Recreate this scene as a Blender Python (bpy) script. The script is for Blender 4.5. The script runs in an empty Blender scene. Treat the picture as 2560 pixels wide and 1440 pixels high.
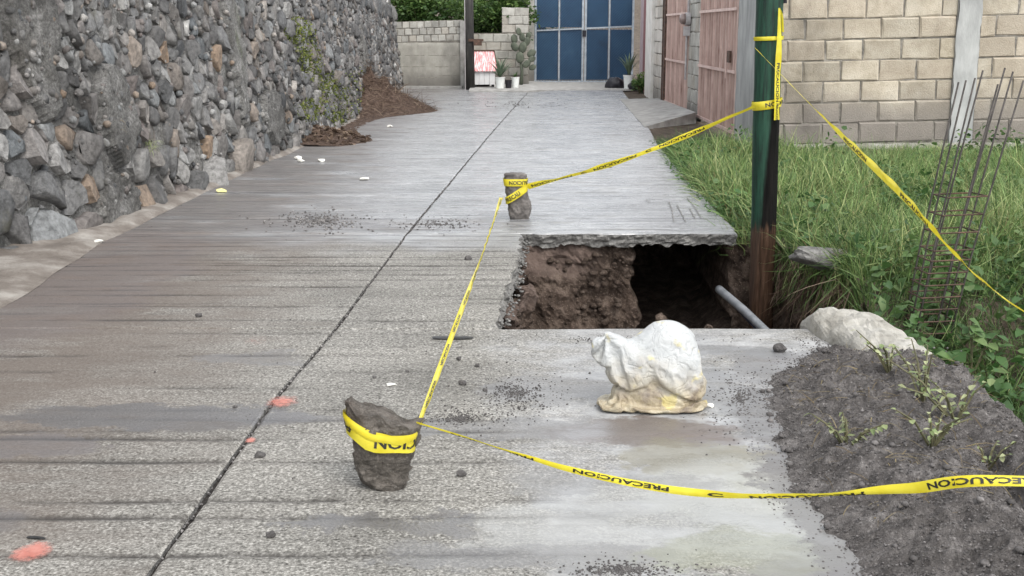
import bpy, bmesh, math, random
import numpy as np
from mathutils import Vector, Matrix, noise, Euler

random.seed(11); RNG = np.random.default_rng(5)
S = bpy.context.scene; C = S.collection
PI = math.pi

# ------------------------------------------------------------------ camera, sky, sun, exposure
H = 1.45; F = 3000.0; PIT = math.atan(647/3000.0); sn, cs = math.sin(PIT), math.cos(PIT)
cd = bpy.data.cameras.new('camera'); cam = bpy.data.objects.new('camera', cd); C.objects.link(cam)
cd.sensor_width = 36; cd.lens = 36*F/2560; cd.clip_start = 0.05; cd.clip_end = 600
cam.location = (0, 0, H); cam.rotation_euler = (PI/2 - PIT, 0, 0); S.camera = cam

SUN_EL, SUN_AZ = math.radians(52), math.radians(150)       # azimuth: from +Y towards +X
w = bpy.data.worlds.new('World'); S.world = w; w.use_nodes = True
nt = w.node_tree; nt.nodes.clear()
sky = nt.nodes.new('ShaderNodeTexSky'); sky.sky_type = 'NISHITA'; sky.sun_disc = False
sky.sun_elevation = SUN_EL; sky.sun_rotation = SUN_AZ; sky.air_density = 1.2; sky.dust_density = 1.2; sky.ozone_density = 1.0
hsv = nt.nodes.new('ShaderNodeHueSaturation'); hsv.inputs['Saturation'].default_value = 0.15
bg = nt.nodes.new('ShaderNodeBackground'); bg.inputs['Strength'].default_value = 0.15
ow = nt.nodes.new('ShaderNodeOutputWorld')
nt.links.new(sky.outputs[0], hsv.inputs['Color']); nt.links.new(hsv.outputs[0], bg.inputs['Color']); nt.links.new(bg.outputs[0], ow.inputs[0])
sl = bpy.data.lights.new('sun', 'SUN'); sl.energy = 0.7; sl.angle = math.radians(32); sl.color = (1, 0.94, 0.86)
so = bpy.data.objects.new('sun', sl); C.objects.link(so)
sd = Vector((math.sin(SUN_AZ)*math.cos(SUN_EL), math.cos(SUN_AZ)*math.cos(SUN_EL), math.sin(SUN_EL)))
so.rotation_euler = (-sd).to_track_quat('-Z', 'Y').to_euler(); so.location = (0, 0, 20)
S.view_settings.view_transform = 'Standard'; S.view_settings.look = 'None'
S.view_settings.gamma = 1; S.view_settings.use_curve_mapping = False
S.view_settings.exposure = 1.40
S.render.engine = 'CYCLES'

# ------------------------------------------------------------------ measuring helpers
def ray(px, py):
    u = (px-1280)/F; v = (720-py)/F
    return Vector((u, cs+v*sn, -sn+v*cs))
def P(px, py, z=0.0):
    d = ray(px, py); t = (z-H)/d.z
    return Vector((0, 0, H)) + d*t
def Q(px, py, Y):
    d = ray(px, py); return Vector((0, 0, H)) + d*(Y/d.y)
def lerp(a, b, t): return a+(b-a)*t
def sstep(a, b, x):
    t = min(1, max(0, (x-a)/(b-a))); return t*t*(3-2*t)
def interp(pts):
    xs = [p[0] for p in pts]; ys = [p[1] for p in pts]
    return lambda x: float(np.interp(x, xs, ys))
def nz(x, y=0, z=0): return noise.noise(Vector((x, y, z)))
def fbm(x, y=0, z=0, o=4): return noise.fractal(Vector((x, y, z)), 1.0, 2.0, o)

# ------------------------------------------------------------------ object helpers
def obj(name, verts, faces, mat=None, parent=None, smooth=False, attrs=None):
    me = bpy.data.meshes.new(name); me.from_pydata([tuple(v) for v in verts], [], faces); me.update()
    if smooth: me.polygons.foreach_set('use_smooth', [True]*len(me.polygons))
    if attrs:
        for k, a in attrs.items():
            at = me.attributes.new(k, 'FLOAT', 'POINT'); at.data.foreach_set('value', np.asarray(a, dtype=np.float32))
    o = bpy.data.objects.new(name, me); C.objects.link(o)
    if mat: me.materials.append(mat)
    if parent: o.parent = parent
    return o
def inst(name, me, parent=None, loc=(0, 0, 0), rot=(0, 0, 0), sc=(1, 1, 1)):
    o = bpy.data.objects.new(name, me); C.objects.link(o); o.parent = parent
    o.location = loc; o.rotation_euler = rot; o.scale = sc
    return o
def tag(o, label, cat, group=None, kind=None):
    if label: o['label'] = label
    if cat: o['category'] = cat
    if group: o['group'] = group
    if kind: o['kind'] = kind
    return o
def struct(o): o['kind'] = 'structure'; return o
def empty(name, loc=(0, 0, 0), rz=0):
    o = bpy.data.objects.new(name, None); C.objects.link(o); o.location = loc; o.rotation_euler = (0, 0, rz); o.empty_display_size = .1
    return o
def tris(name, V, T, mat, parent=None, rnd=None, smooth=False):
    me = bpy.data.meshes.new(name); V = np.asarray(V, np.float32); T = np.asarray(T, np.int32)
    me.vertices.add(len(V)); me.vertices.foreach_set('co', V.ravel())
    me.loops.add(T.size); me.loops.foreach_set('vertex_index', T.ravel())
    me.polygons.add(len(T)); me.polygons.foreach_set('loop_start', np.arange(0, T.size, 3, dtype=np.int32))
    me.polygons.foreach_set('loop_total', np.full(len(T), 3, np.int32))
    if smooth: me.polygons.foreach_set('use_smooth', np.ones(len(T), bool))
    me.update(calc_edges=True); me.validate()
    if rnd is not None:
        at = me.attributes.new('rnd', 'FLOAT', 'POINT'); at.data.foreach_set('value', np.asarray(rnd, np.float32))
    me.materials.append(mat)
    o = bpy.data.objects.new(name, me); C.objects.link(o)
    if parent: o.parent = parent
    return o
def bake(name, temps, idx, M, L, rnd, mat, parent=None, smooth=False):
    """many small copies of a few template shapes joined into one mesh"""
    VV, TT, RR = [], [], []; off = 0
    idx = np.asarray(idx)
    for k, (tv, tf) in enumerate(temps):
        sel = np.where(idx == k)[0]
        if len(sel) == 0: continue
        v = np.einsum('nij,vj->nvi', M[sel], tv) + L[sel][:, None, :]
        n = len(sel); nv = len(tv)
        f = np.asarray(tf)[None, :, :] + (np.arange(n)*nv)[:, None, None] + off
        VV.append(v.reshape(-1, 3)); TT.append(f.reshape(-1, 3)); RR.append(np.repeat(np.asarray(rnd)[sel], nv)); off += n*nv
    return tris(name, np.concatenate(VV), np.concatenate(TT), mat, parent, np.concatenate(RR), smooth)
def rotmats(n, tilt, sizes, rng=RNG, yaw=None):
    a = rng.uniform(0, 2*PI, n) if yaw is None else yaw
    b = rng.normal(0, tilt, n); c = rng.normal(0, tilt, n)
    ca, sa, cb, sb, cc, sc_ = np.cos(a), np.sin(a), np.cos(b), np.sin(b), np.cos(c), np.sin(c)
    Z = np.zeros(n); O = np.ones(n)
    Rz = np.stack([np.stack([ca, -sa, Z], -1), np.stack([sa, ca, Z], -1), np.stack([Z, Z, O], -1)], -2)
    Rx = np.stack([np.stack([O, Z, Z], -1), np.stack([Z, cb, -sb], -1), np.stack([Z, sb, cb], -1)], -2)
    Ry = np.stack([np.stack([cc, Z, sc_], -1), np.stack([Z, O, Z], -1), np.stack([-sc_, Z, cc], -1)], -2)
    return (Rz@Rx@Ry)*np.asarray(sizes)[:, None, None]
class MB:
    def __init__(s): s.v = []; s.f = []
    def box(s, a, b, bev=0.0):
        (x0, y0, z0), (x1, y1, z1) = a, b; n = len(s.v)
        s.v += [(x0, y0, z0), (x1, y0, z0), (x1, y1, z0), (x0, y1, z0), (x0, y0, z1), (x1, y0, z1), (x1, y1, z1), (x0, y1, z1)]
        s.f += [tuple(n+i for i in q) for q in ((0, 3, 2, 1), (4, 5, 6, 7), (0, 1, 5, 4), (1, 2, 6, 5), (2, 3, 7, 6), (3, 0, 4, 7))]
        return s
    def tube(s, pts, radii, k=8, cap=True):
        pts = [Vector(p) for p in pts]; n0 = len(s.v)
        if not hasattr(radii, '__len__'): radii = [radii]*len(pts)
        ref = Vector((0, 0, 1)); prev = None
        for i, p in enumerate(pts):
            t = (pts[min(i+1, len(pts)-1)]-pts[max(i-1, 0)]).normalized()
            if prev is None:
                a = t.cross(ref if abs(t.z) < .9 else Vector((1, 0, 0))).normalized()
            else:
                a = (prev - t*prev.dot(t)).normalized()
            prev = a; b = t.cross(a)
            for j in range(k):
                q = 2*PI*j/k; s.v.append(p+(a*math.cos(q)+b*math.sin(q))*radii[i])
        for i in range(len(pts)-1):
            for j in range(k):
                s.f.append((n0+i*k+j, n0+i*k+(j+1) % k, n0+(i+1)*k+(j+1) % k, n0+(i+1)*k+j))
        if cap:
            s.f.append(tuple(n0+j for j in reversed(range(k)))); s.f.append(tuple(n0+(len(pts)-1)*k+j for j in range(k)))
        return s
    def grid(s, nu, nv, fn):
        n0 = len(s.v)
        for j in range(nv):
            for i in range(nu): s.v.append(fn(i/(nu-1), j/(nv-1)))
        for j in range(nv-1):
            for i in range(nu-1):
                a = n0+j*nu+i; s.f.append((a, a+1, a+nu+1, a+nu))
        return s
    def build(s, name, mat, parent=None, smooth=False): return obj(name, s.v, s.f, mat, parent, smooth)

# ------------------------------------------------------------------ material helpers
class Mat:
    def __init__(s, name):
        s.m = bpy.data.materials.new(name); s.m.use_nodes = True; s.t = s.m.node_tree; s.t.nodes.clear()
        s.out = s.n('ShaderNodeOutputMaterial'); s.b = s.n('ShaderNodeBsdfPrincipled'); s.l(s.b.outputs[0], s.out.inputs[0])
        s.pos = s.n('ShaderNodeNewGeometry').outputs['Position']
    def n(s, t, **kw):
        x = s.t.nodes.new(t)
        for k, v in kw.items(): setattr(x, k, v)
        return x
    def l(s, a, b): s.t.links.new(a, b)
    def inp(s, sock, v):
        if hasattr(v, 'is_output') or isinstance(v, bpy.types.NodeSocket): s.l(v, sock)
        else: sock.default_value = v
    def math(s, op, a, b=0.0, c=None, clamp=False):
        x = s.n('ShaderNodeMath', operation=op, use_clamp=clamp); s.inp(x.inputs[0], a); s.inp(x.inputs[1], b)
        if c is not None: s.inp(x.inputs[2], c)
        return x.outputs[0]
    def sep(s, v=None):
        x = s.n('ShaderNodeSeparateXYZ'); s.l(v or s.pos, x.inputs[0]); return x.outputs
    def scaled(s, sc, v=None):
        x = s.n('ShaderNodeVectorMath', operation='MULTIPLY'); s.l(v or s.pos, x.inputs[0]); x.inputs[1].default_value = sc; return x.outputs[0]
    def noise(s, scale, detail=3, rough=.55, vec=None, dist=0.0):
        x = s.n('ShaderNodeTexNoise'); x.inputs['Scale'].default_value = scale; x.inputs['Detail'].default_value = detail
        x.inputs['Roughness'].default_value = rough; x.inputs['Distortion'].default_value = dist
        s.l(vec or s.pos, x.inputs['Vector']); return x.outputs['Fac']
    def voro(s, scale, vec=None, feature='F1'):
        x = s.n('ShaderNodeTexVoronoi', feature=feature); x.inputs['Scale'].default_value = scale; s.l(vec or s.pos, x.inputs['Vector']); return x.outputs
    def ramp(s, fac, stops, interp='LINEAR'):
        x = s.n('ShaderNodeValToRGB'); x.color_ramp.interpolation = interp; e = x.color_ramp.elements
        while len(e) < len(stops): e.new(0.5)
        for i, (p, c) in enumerate(stops):
            e[i].position = p; e[i].color = (c, c, c, 1) if not hasattr(c, '__len__') else (*c, 1)
        s.inp(x.inputs[0], fac); return x.outputs[0]
    def range(s, v, a, b, c=0.0, d=1.0, smooth=True):
        x = s.n('ShaderNodeMapRange'); x.interpolation_type = 'SMOOTHSTEP' if smooth else 'LINEAR'
        s.inp(x.inputs['Value'], v)
        for k, q in zip(('From Min', 'From Max', 'To Min', 'To Max'), (a, b, c, d)): s.inp(x.inputs[k], q)
        return x.outputs[0]
    def mix(s, fac, a, b, mode='MIX'):
        x = s.n('ShaderNodeMix', data_type='RGBA', blend_type=mode); s.inp(x.inputs[0], fac)
        for i, q in ((6, a), (7, b)):
            s.inp(x.inputs[i], (*q, 1) if (hasattr(q, '__len__') and len(q) == 3) else q)
        return x.outputs[2]
    def attr(s, name): return s.n('ShaderNodeAttribute', attribute_name=name).outputs['Fac']
    def orand(s): return s.n('ShaderNodeObjectInfo').outputs['Random']
    def bump(s, h, strength=.5, dist=.01, prev=None):
        x = s.n('ShaderNodeBump'); s.inp(x.inputs['Strength'], strength); x.inputs['Distance'].default_value = dist; s.l(h, x.inputs['Height'])
        if prev is not None: s.l(prev, x.inputs['Normal'])
        return x.outputs[0]
    def col(s, c): s.inp(s.b.inputs['Base Color'], (*c, 1) if (hasattr(c, '__len__') and len(c) == 3) else c)
    def rough(s, r): s.inp(s.b.inputs['Roughness'], r)
    def normal(s, x): s.l(x, s.b.inputs['Normal'])
    def spec(s, v): s.inp(s.b.inputs['Specular IOR Level'], v)

def simple(name, stops, scale=8, rough=.8, bump=.3, bscale=None, dist=.01, detail=4, vary=0.0, attr=None, metal=0, spec=.4, vec=None, stretch=None):
    m = Mat(name); v = m.scaled(stretch) if stretch else None
    n = m.noise(scale, detail, .6, v); c = m.ramp(n, stops)
    if vary:
        r = m.attr(attr) if attr else m.orand()
        c = m.mix(1.0, c, m.ramp(r, [(0, 1-vary), (1, 1+vary*.6)]), 'MULTIPLY')
    m.col(c); m.rough(rough); m.spec(spec); m.b.inputs['Metallic'].default_value = metal
    if bump: m.normal(m.bump(m.noise(bscale or scale*4, 4, .65, v), bump, dist))
    return m.m

# --- wet brushed concrete of the road
def road_material():
    m = Mat('road_concrete'); x, y, z = m.sep()
    warp = m.noise(2.3, 4, .6)
    warp_s = m.noise(4.0, 6, .65, m.scaled((.65, 1.2, 1)))
    grain = m.noise(95, 2, .7); grain2 = m.noise(38, 3, .7)
    sp = m.math('ADD', m.math('MULTIPLY', grain, .65), m.math('MULTIPLY', grain2, .35))
    dry = m.ramp(sp, [(.35, (.045, .042, .037)), (.44, (.145, .139, .125)), (.53, (.245, .236, .215)), (.65, (.48, .465, .43))])
    fst = [(.27, (.19, .193, .197)), (.5, (.35, .354, .358)), (.73, (.56, .565, .566))]
    flat = m.mix(m.range(y, 6.5, 8.5), m.ramp(m.noise(6, 7, .68, m.scaled((.8, 1.2, 1))), fst), m.ramp(m.noise(9, 4, .6, m.scaled((.5, 2.5, 1))), fst))
    # trowelled slurry instead of exposed grain: beyond the pit and along the right of the near slab
    w2 = m.math('ADD', x, m.math('MULTIPLY', m.math('SUBTRACT', warp, .5), 1.6))
    right_near = m.math('MULTIPLY', m.range(w2, -.25, .55), m.range(y, 6.6, 5.0))
    far = m.range(m.math('ADD', y, m.math('MULTIPLY', m.math('SUBTRACT', warp, .5), 1.2)), 7.6, 8.9)
    smooth = m.math('MAXIMUM', m.math('MULTIPLY', right_near, m.range(warp_s, .36, .56)), far)
    c = m.mix(m.math('MULTIPLY', smooth, .85), dry, flat)
    big = m.ramp(m.noise(1.1, 5, .65, m.scaled((.8, 1.6, 1))), [(.3, .70), (.5, .98), (.7, 1.2)])
    c = m.mix(1.0, c, big, 'MULTIPLY')
    # mud film along the wall side
    mud = m.math('MULTIPLY', m.range(m.math('ADD', x, m.math('MULTIPLY', m.math('SUBTRACT', warp_s, .5), 1.5)), -.7, -2.1), m.range(m.noise(1.7, 4, .6, m.scaled((.6, 1.4, 1))), .25, .5))
    c = m.mix(m.math('MULTIPLY', mud, .82), c, (.125, .102, .086))
    streak = m.noise(3.2, 5, .62, m.scaled((.45, 5.5, 1)))
    c = m.mix(m.math('MULTIPLY', m.range(streak, .56, .70), m.math('ADD', .10, m.math('MULTIPLY', far, .47))), c, (.085, .078, .072))
    thin = m.range(m.noise(2.6, 4, .6, m.scaled((.22, 13.0, 1))), .585, .63)
    c = m.mix(m.math('MULTIPLY', thin, m.math('ADD', .16, m.math('MULTIPLY', far, .62))), c, (.055, .05, .047))
    # individual dirt and mud stains: centre x, y, radius x, y, colour, strength
    stains = [(-1.35, 4.38, .85, .15, (.10, .09, .082), .85), (-1.85, 4.05, .38, .15, (.13, .11, .10), .7), (-2.0, 3.35, .55, .22, (.12, .105, .095), .7),
              (.50, 4.22, .36, .17, (.135, .105, .088), .85), (.62, 3.95, .30, .20, (.19, .17, .10), .6), (1.0, 3.05, .42, .2, (.15, .13, .12), .8),
              (-.38, 3.38, .32, .07, (.11, .10, .09), .75), (-.05, 4.25, .5, .16, (.16, .155, .15), .55), (-1.2, 5.2, .30, .12, (.15, .14, .13), .6),
              (1.05, 3.5, .35, .5, (.26, .26, .19), .5), (.40, 3.35, .55, .32, (.36, .365, .355), .5), (.75, 3.55, .35, .40, (.38, .385, .36), .55), (-.9, 9.0, 1.1, .35, (.14, .12, .11), .5),
              (.15, 4.75, .30, .20, (.17, .165, .16), .5), (.85, 4.75, .22, .35, (.16, .16, .158), .55), (.30, 3.70, .45, .10, (.20, .20, .195), .5), (.05, 3.15, .5, .12, (.17, .165, .16), .5), (.62, 3.15, .30, .16, (.24, .25, .18), .5),
              (1.0, 4.25, .20, .6, (.12, .112, .108), .7), (.95, 3.3, .16, .7, (.13, .12, .115), .7), (1.25, 5.05, .30, .35, (.13, .122, .118), .65), (1.0, 5.35, .35, .10, (.15, .15, .15), .5),
              (-2.6, 7.0, .7, 2.0, (.13, .10, .085), .6)]
    fw = m.math('MULTIPLY', m.math('SUBTRACT', m.noise(17, 5, .75), .5), .34)
    wx = m.math('ADD', m.math('ADD', x, fw), m.math('MULTIPLY', m.math('SUBTRACT', warp, .5), .6)); wy = m.math('ADD', m.math('ADD', y, m.math('MULTIPLY', fw, .6)), m.math('MULTIPLY', m.math('SUBTRACT', warp_s, .5), .5))
    mudtot = None
    for cx, cy, rx, ry, colr, st in stains:
        dx = m.math('DIVIDE', m.math('SUBTRACT', wx, cx), rx); dy = m.math('DIVIDE', m.math('SUBTRACT', wy, cy), ry)
        d = m.math('SQRT', m.math('ADD', m.math('MULTIPLY', dx, dx), m.math('MULTIPLY', dy, dy)))
        k = m.range(d, 1.05, .72, 0, st); c = m.mix(k, c, colr)
        if colr[0] < .2: mudtot = k if mudtot is None else m.math('MAXIMUM', mudtot, k)
    g = m.attr('groove'); c = m.mix(m.math('MULTIPLY', g, .92), c, (.035, .031, .028))
    wet = m.math('ADD', far, m.math('MULTIPLY', right_near, m.range(m.noise(1.3, 3, .5), .38, .6, .0, .8)), clamp=True)
    wet = m.math('MAXIMUM', wet, mudtot)
    wet = m.math('MULTIPLY', wet, m.range(m.noise(2.6, 5, .65, m.scaled((.7, 1.5, 1))), .34, .52, .30, 1))
    wet = m.math('MULTIPLY', wet, m.math('SUBTRACT', 1.0, m.math('MULTIPLY', mud, .25)))
    c = m.mix(m.math('MULTIPLY', wet, .30), c, (.12, .13, .15))
    m.col(c)
    m.rough(m.math('ADD', m.math('SUBTRACT', .82, m.math('MULTIPLY', wet, .60)), m.math('MULTIPLY', m.math('MULTIPLY', m.math('SUBTRACT', streak, .5), .55), far)))
    m.spec(m.math('ADD', .35, m.math('MULTIPLY', wet, .65)))
    b1 = m.bump(m.noise(3.5, 5, .62, m.scaled((.35, 6.5, 1))), m.math('MULTIPLY', far, .5), .05)
    m.normal(m.bump(sp, m.math('SUBTRACT', .65, m.math('MULTIPLY', smooth, .55)), .010, b1))
    return m.m
M_ROAD = road_material()

def stone_material():
    m = Mat('wall_stone'); r = m.attr('rnd')
    c = m.ramp(r, [(0, (.085, .088, .092)), (.16, (.23, .228, .225)), (.30, (.13, .126, .124)), (.42, (.30, .295, .285)), (.54, (.20, .172, .160)), (.64, (.35, .345, .335)), (.74, (.22, .19, .165)), (.83, (.17, .185, .195)), (.92, (.45, .445, .43)), (.99, (.32, .23, .16)), (1, (.60, .59, .57))])
    c = m.mix(1.0, c, m.ramp(m.noise(22, 5, .65), [(.3, .38), (.5, .74), (.75, 1.15)]), 'MULTIPLY')
    c = m.mix(m.range(m.noise(7, 5, .7), .58, .75, 0, .5), c, (.33, .32, .30))
    c = m.mix(m.range(m.noise(4.1, 4, .6), .62, .8, 0, .55), c, (.10, .095, .06))
    c = m.mix(1.0, c, m.ramp(m.noise(1.0, 5, .65, m.scaled((1, 1, .45))), [(.36, .52), (.52, 1.0), (.7, 1.15)]), 'MULTIPLY')
    m.col(c); m.rough(.72); m.spec(.35); b1 = m.bump(m.noise(16, 5, .7), .7, .04); m.normal(m.bump(m.noise(70, 4, .75), .8, .012, b1)); return m.m
M_STONE = stone_material()
def mortar_material():
    m = Mat('wall_mortar'); c = m.ramp(m.noise(6, 6, .7), [(.25, (.07, .066, .06)), (.48, (.20, .195, .184)), (.72, (.40, .39, .375))])
    c = m.mix(m.range(m.noise(1.2, 4, .6), .52, .7, 0, .5), c, (.10, .088, .07))
    c = m.mix(m.range(m.noise(2.2, 5, .7, m.scaled((1, 1, .3))), .60, .72, 0, .55), c, (.09, .115, .035))
    c = m.mix(1.0, c, m.ramp(m.noise(46, 4, .75), [(.34, .45), (.5, .95), (.66, 1.5)]), 'MULTIPLY')
    c = m.mix(1.0, c, m.ramp(m.noise(1.0, 5, .65, m.scaled((1, 1, .45))), [(.36, .5), (.52, 1.0), (.7, 1.15)]), 'MULTIPLY')
    m.col(c); m.rough(.9); b1 = m.bump(m.noise(28, 6, .75), 1.0, .04); m.normal(m.bump(m.noise(95, 4, .75), 1.0, .015, b1)); return m.m
M_MORTAR = mortar_material()
def soil(name, a, b, c_, scale=9, bump=1.0, wetness=.0):
    m = Mat(name); c = m.ramp(m.noise(scale, 6, .7), [(.28, a), (.5, b), (.74, c_)])
    v = m.voro(55); c = m.mix(m.math('MULTIPLY', m.range(v['Distance'], .35, .0), .35), c, tuple(min(1, q*1.9) for q in c_))
    m.col(c); m.rough(.92-wetness); m.spec(.25); b1 = m.bump(m.noise(scale*2.2, 6, .75), bump, .05); m.normal(m.bump(m.noise(120, 3, .7), .8, .008, b1)); return m.m
M_PIT = soil('pit_soil', (.030, .021, .016), (.098, .070, .054), (.27, .21, .17), 9, 1.0)
M_PILE = soil('dark_grey_soil', (.065, .059, .056), (.16, .147, .14), (.34, .318, .305), 13, 1.0)
M_EARTH = soil('earth', (.035, .028, .02), (.09, .07, .052), (.19, .155, .12), 6, .8)
M_DEBRIS = soil('brown_debris', (.035, .022, .016), (.10, .066, .050), (.22, .16, .125), 14, 1.0)
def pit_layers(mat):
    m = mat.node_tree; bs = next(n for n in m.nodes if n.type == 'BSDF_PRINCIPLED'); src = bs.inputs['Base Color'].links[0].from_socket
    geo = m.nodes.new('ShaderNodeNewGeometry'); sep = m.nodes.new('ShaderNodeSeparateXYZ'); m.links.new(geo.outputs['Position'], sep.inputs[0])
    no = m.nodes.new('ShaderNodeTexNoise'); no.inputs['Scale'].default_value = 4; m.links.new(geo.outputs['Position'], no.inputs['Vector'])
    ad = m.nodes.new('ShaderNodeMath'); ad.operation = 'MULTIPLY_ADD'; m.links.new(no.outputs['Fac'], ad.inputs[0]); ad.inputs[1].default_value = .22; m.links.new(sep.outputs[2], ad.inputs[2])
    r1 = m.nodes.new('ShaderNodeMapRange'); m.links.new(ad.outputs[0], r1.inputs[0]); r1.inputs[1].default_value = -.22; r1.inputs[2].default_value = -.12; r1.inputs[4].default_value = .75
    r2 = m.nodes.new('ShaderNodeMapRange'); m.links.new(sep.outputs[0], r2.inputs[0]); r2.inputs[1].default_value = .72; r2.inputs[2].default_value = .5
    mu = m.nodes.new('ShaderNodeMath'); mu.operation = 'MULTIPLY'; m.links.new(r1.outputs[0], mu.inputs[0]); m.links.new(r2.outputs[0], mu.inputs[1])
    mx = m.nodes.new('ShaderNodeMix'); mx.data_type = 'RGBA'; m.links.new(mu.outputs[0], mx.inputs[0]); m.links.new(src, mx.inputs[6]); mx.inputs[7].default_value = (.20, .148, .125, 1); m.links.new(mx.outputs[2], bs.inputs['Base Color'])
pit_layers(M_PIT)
M_JOINT = soil('joint_dirt', (.02, .018, .016), (.045, .04, .036), (.10, .09, .085), 30, .6)
M_GRAVEL = simple('gravel', [(.3, (.06, .056, .055)), (.5, (.16, .15, .145)), (.75, (.36, .345, .33))], 30, .8, .5, 60, .01, vary=.5, attr='rnd')
M_CONC = simple('plain_concrete', [(.25, (.19, .185, .175)), (.5, (.31, .305, .29)), (.78, (.47, .46, .44))], 5, .85, .5, 45, .012, 6)
M_CONC_D = simple('rough_concrete', [(.25, (.085, .082, .078)), (.5, (.19, .185, .175)), (.78, (.36, .35, .335))], 14, .9, .9, 40, .03, 6)
M_WHITEC = simple('limewashed_concrete', [(.26, (.13, .118, .098)), (.42, (.29, .275, .24)), (.72, (.45, .435, .395))], 7, .85, .6, 30, .02, 6)
M_GREYCOL = simple('grey_column_render', [(.25, (.20, .203, .20)), (.5, (.31, .315, .307)), (.78, (.46, .465, .452))], 3.0, .85, .4, 30, .01, 6, stretch=(1.5, 1.5, .5))
def block_material(name, a, b, c_, lowdirt=None, vary=.22):
    m = Mat(name); c = m.ramp(m.noise(4.5, 5, .65), [(.25, a), (.5, b), (.78, c_)])
    r = m.orand(); c = m.mix(1.0, c, m.ramp(r, [(0, 1-vary), (.5, 1.0), (1, 1+vary*.5)]), 'MULTIPLY')
    c = m.mix(m.math('MULTIPLY', m.range(m.math('FRACT', m.math('MULTIPLY', r, 7.31)), .55, 1.0), .4), c, (.36, .30, .235))
    v = m.voro(45); c = m.mix(m.math('MULTIPLY', m.range(m.noise(30, 4, .8), .60, .72), .5), c, tuple(q*.35 for q in a))
    if lowdirt:
        x, y, z = m.sep(); zz = m.math('ADD', z, m.math('MULTIPLY', m.math('SUBTRACT', m.noise(1.6, 4, .6), .5), .5))
        c = m.mix(m.range(zz, lowdirt[1], lowdirt[0], 0, .85), c, lowdirt[2])
    c = m.mix(1.0, c, m.ramp(m.noise(1.1, 5, .65, m.scaled((1, 1, .5))), [(.34, .66), (.5, 1.0), (.7, 1.1)]), 'MULTIPLY')
    m.col(c); m.rough(.9); m.normal(m.bump(m.noise(60, 5, .7), .8, .016)); return m.m
M_BLOCK = block_material('tan_block', (.28, .24, .175), (.42, .37, .29), (.53, .485, .40), (.30, .95, (.19, .172, .155)))
M_BLOCKM = simple('block_joint_mortar', [(.25, (.10, .092, .080)), (.5, (.20, .185, .16)), (.78, (.36, .335, .29))], 10, .92, .9, 40, .02, 6)
M_BLOCKG = block_material('grey_block', (.26, .25, .225), (.38, .37, .335), (.50, .49, .45), (.05, .4, (.17, .16, .145)), .25)
M_RENDER = block_material('grey_render', (.26, .255, .225), (.34, .335, .30), (.43, .42, .38), (.1, .55, (.16, .15, .135)), .1)
M_WHITEWALL = simple('pale_render', [(.25, (.50, .485, .44)), (.5, (.64, .62, .58)), (.75, (.74, .72, .68))], 3, .85, .2, 40, .006)
def leafmat(name, a, b, c_, rough=.5):
    m = Mat(name); c = m.ramp(m.attr('rnd'), [(0, a), (.5, b), (1, c_)])
    c = m.mix(1.0, c, m.ramp(m.noise(3.0, 3, .6), [(.3, .7), (.7, 1.25)]), 'MULTIPLY')
    m.col(c); m.rough(rough); m.spec(.35)
    tr = m.n('ShaderNodeBsdfTranslucent'); m.l(c, tr.inputs['Color'])
    mx = m.n('ShaderNodeMixShader'); mx.inputs[0].default_value = .30; m.l(m.b.outputs[0], mx.inputs[1]); m.l(tr.outputs[0], mx.inputs[2]); m.l(mx.outputs[0], m.out.inputs[0])
    return m.m
M_GRASS = leafmat('grass_blades', (.05, .095, .032), (.165, .265, .082), (.46, .48, .22))
M_DRYGRASS = leafmat('dry_grass', (.10, .07, .035), (.22, .165, .08), (.34, .28, .15), .8)
M_LEAF = leafmat('broad_leaves', (.030, .075, .022), (.065, .135, .038), (.14, .21, .075))
M_LEAFB = leafmat('bush_leaves', (.025, .060, .018), (.065, .125, .030), (.15, .22, .065))
M_MOSS = leafmat('wall_moss', (.06, .08, .02), (.13, .16, .035), (.22, .24, .06), .8)
M_PALE = leafmat('pale_weed_leaves', (.16, .22, .09), (.26, .32, .14), (.40, .42, .24))
M_AGAVE = leafmat('agave_leaves', (.07, .11, .07), (.13, .185, .12), (.22, .27, .19))
M_CACTUS = simple('cactus', [(.3, (.05, .062, .045)), (.7, (.11, .125, .09))], 9, .7, .2)
M_TWIG = leafmat('dry_twigs', (.05, .032, .022), (.13, .088, .064), (.30, .23, .17), .9)
M_STEM = simple('stems', [(.3, (.06, .06, .03)), (.7, (.14, .13, .07))], 20, .8, .2)
def tape_material(name, thin=.0):
    m = Mat(name); c = m.ramp(m.noise(14, 3, .5), [(.3, (.70, .58, .02)), (.7, (.84, .74, .07))])
    m.col(c); m.rough(.38); m.spec(.45)
    tr = m.n('ShaderNodeBsdfTranslucent'); m.l(c, tr.inputs['Color']); mx = m.n('ShaderNodeMixShader'); mx.inputs[0].default_value = .3
    m.l(m.b.outputs[0], mx.inputs[1]); m.l(tr.outputs[0], mx.inputs[2]); m.l(mx.outputs[0], m.out.inputs[0]); return m.m
M_TAPE = tape_material('yellow_tape')
M_INK = simple('black_ink', [(.3, (.012, .012, .010)), (.7, (.03, .028, .022))], 40, .45, 0)
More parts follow.
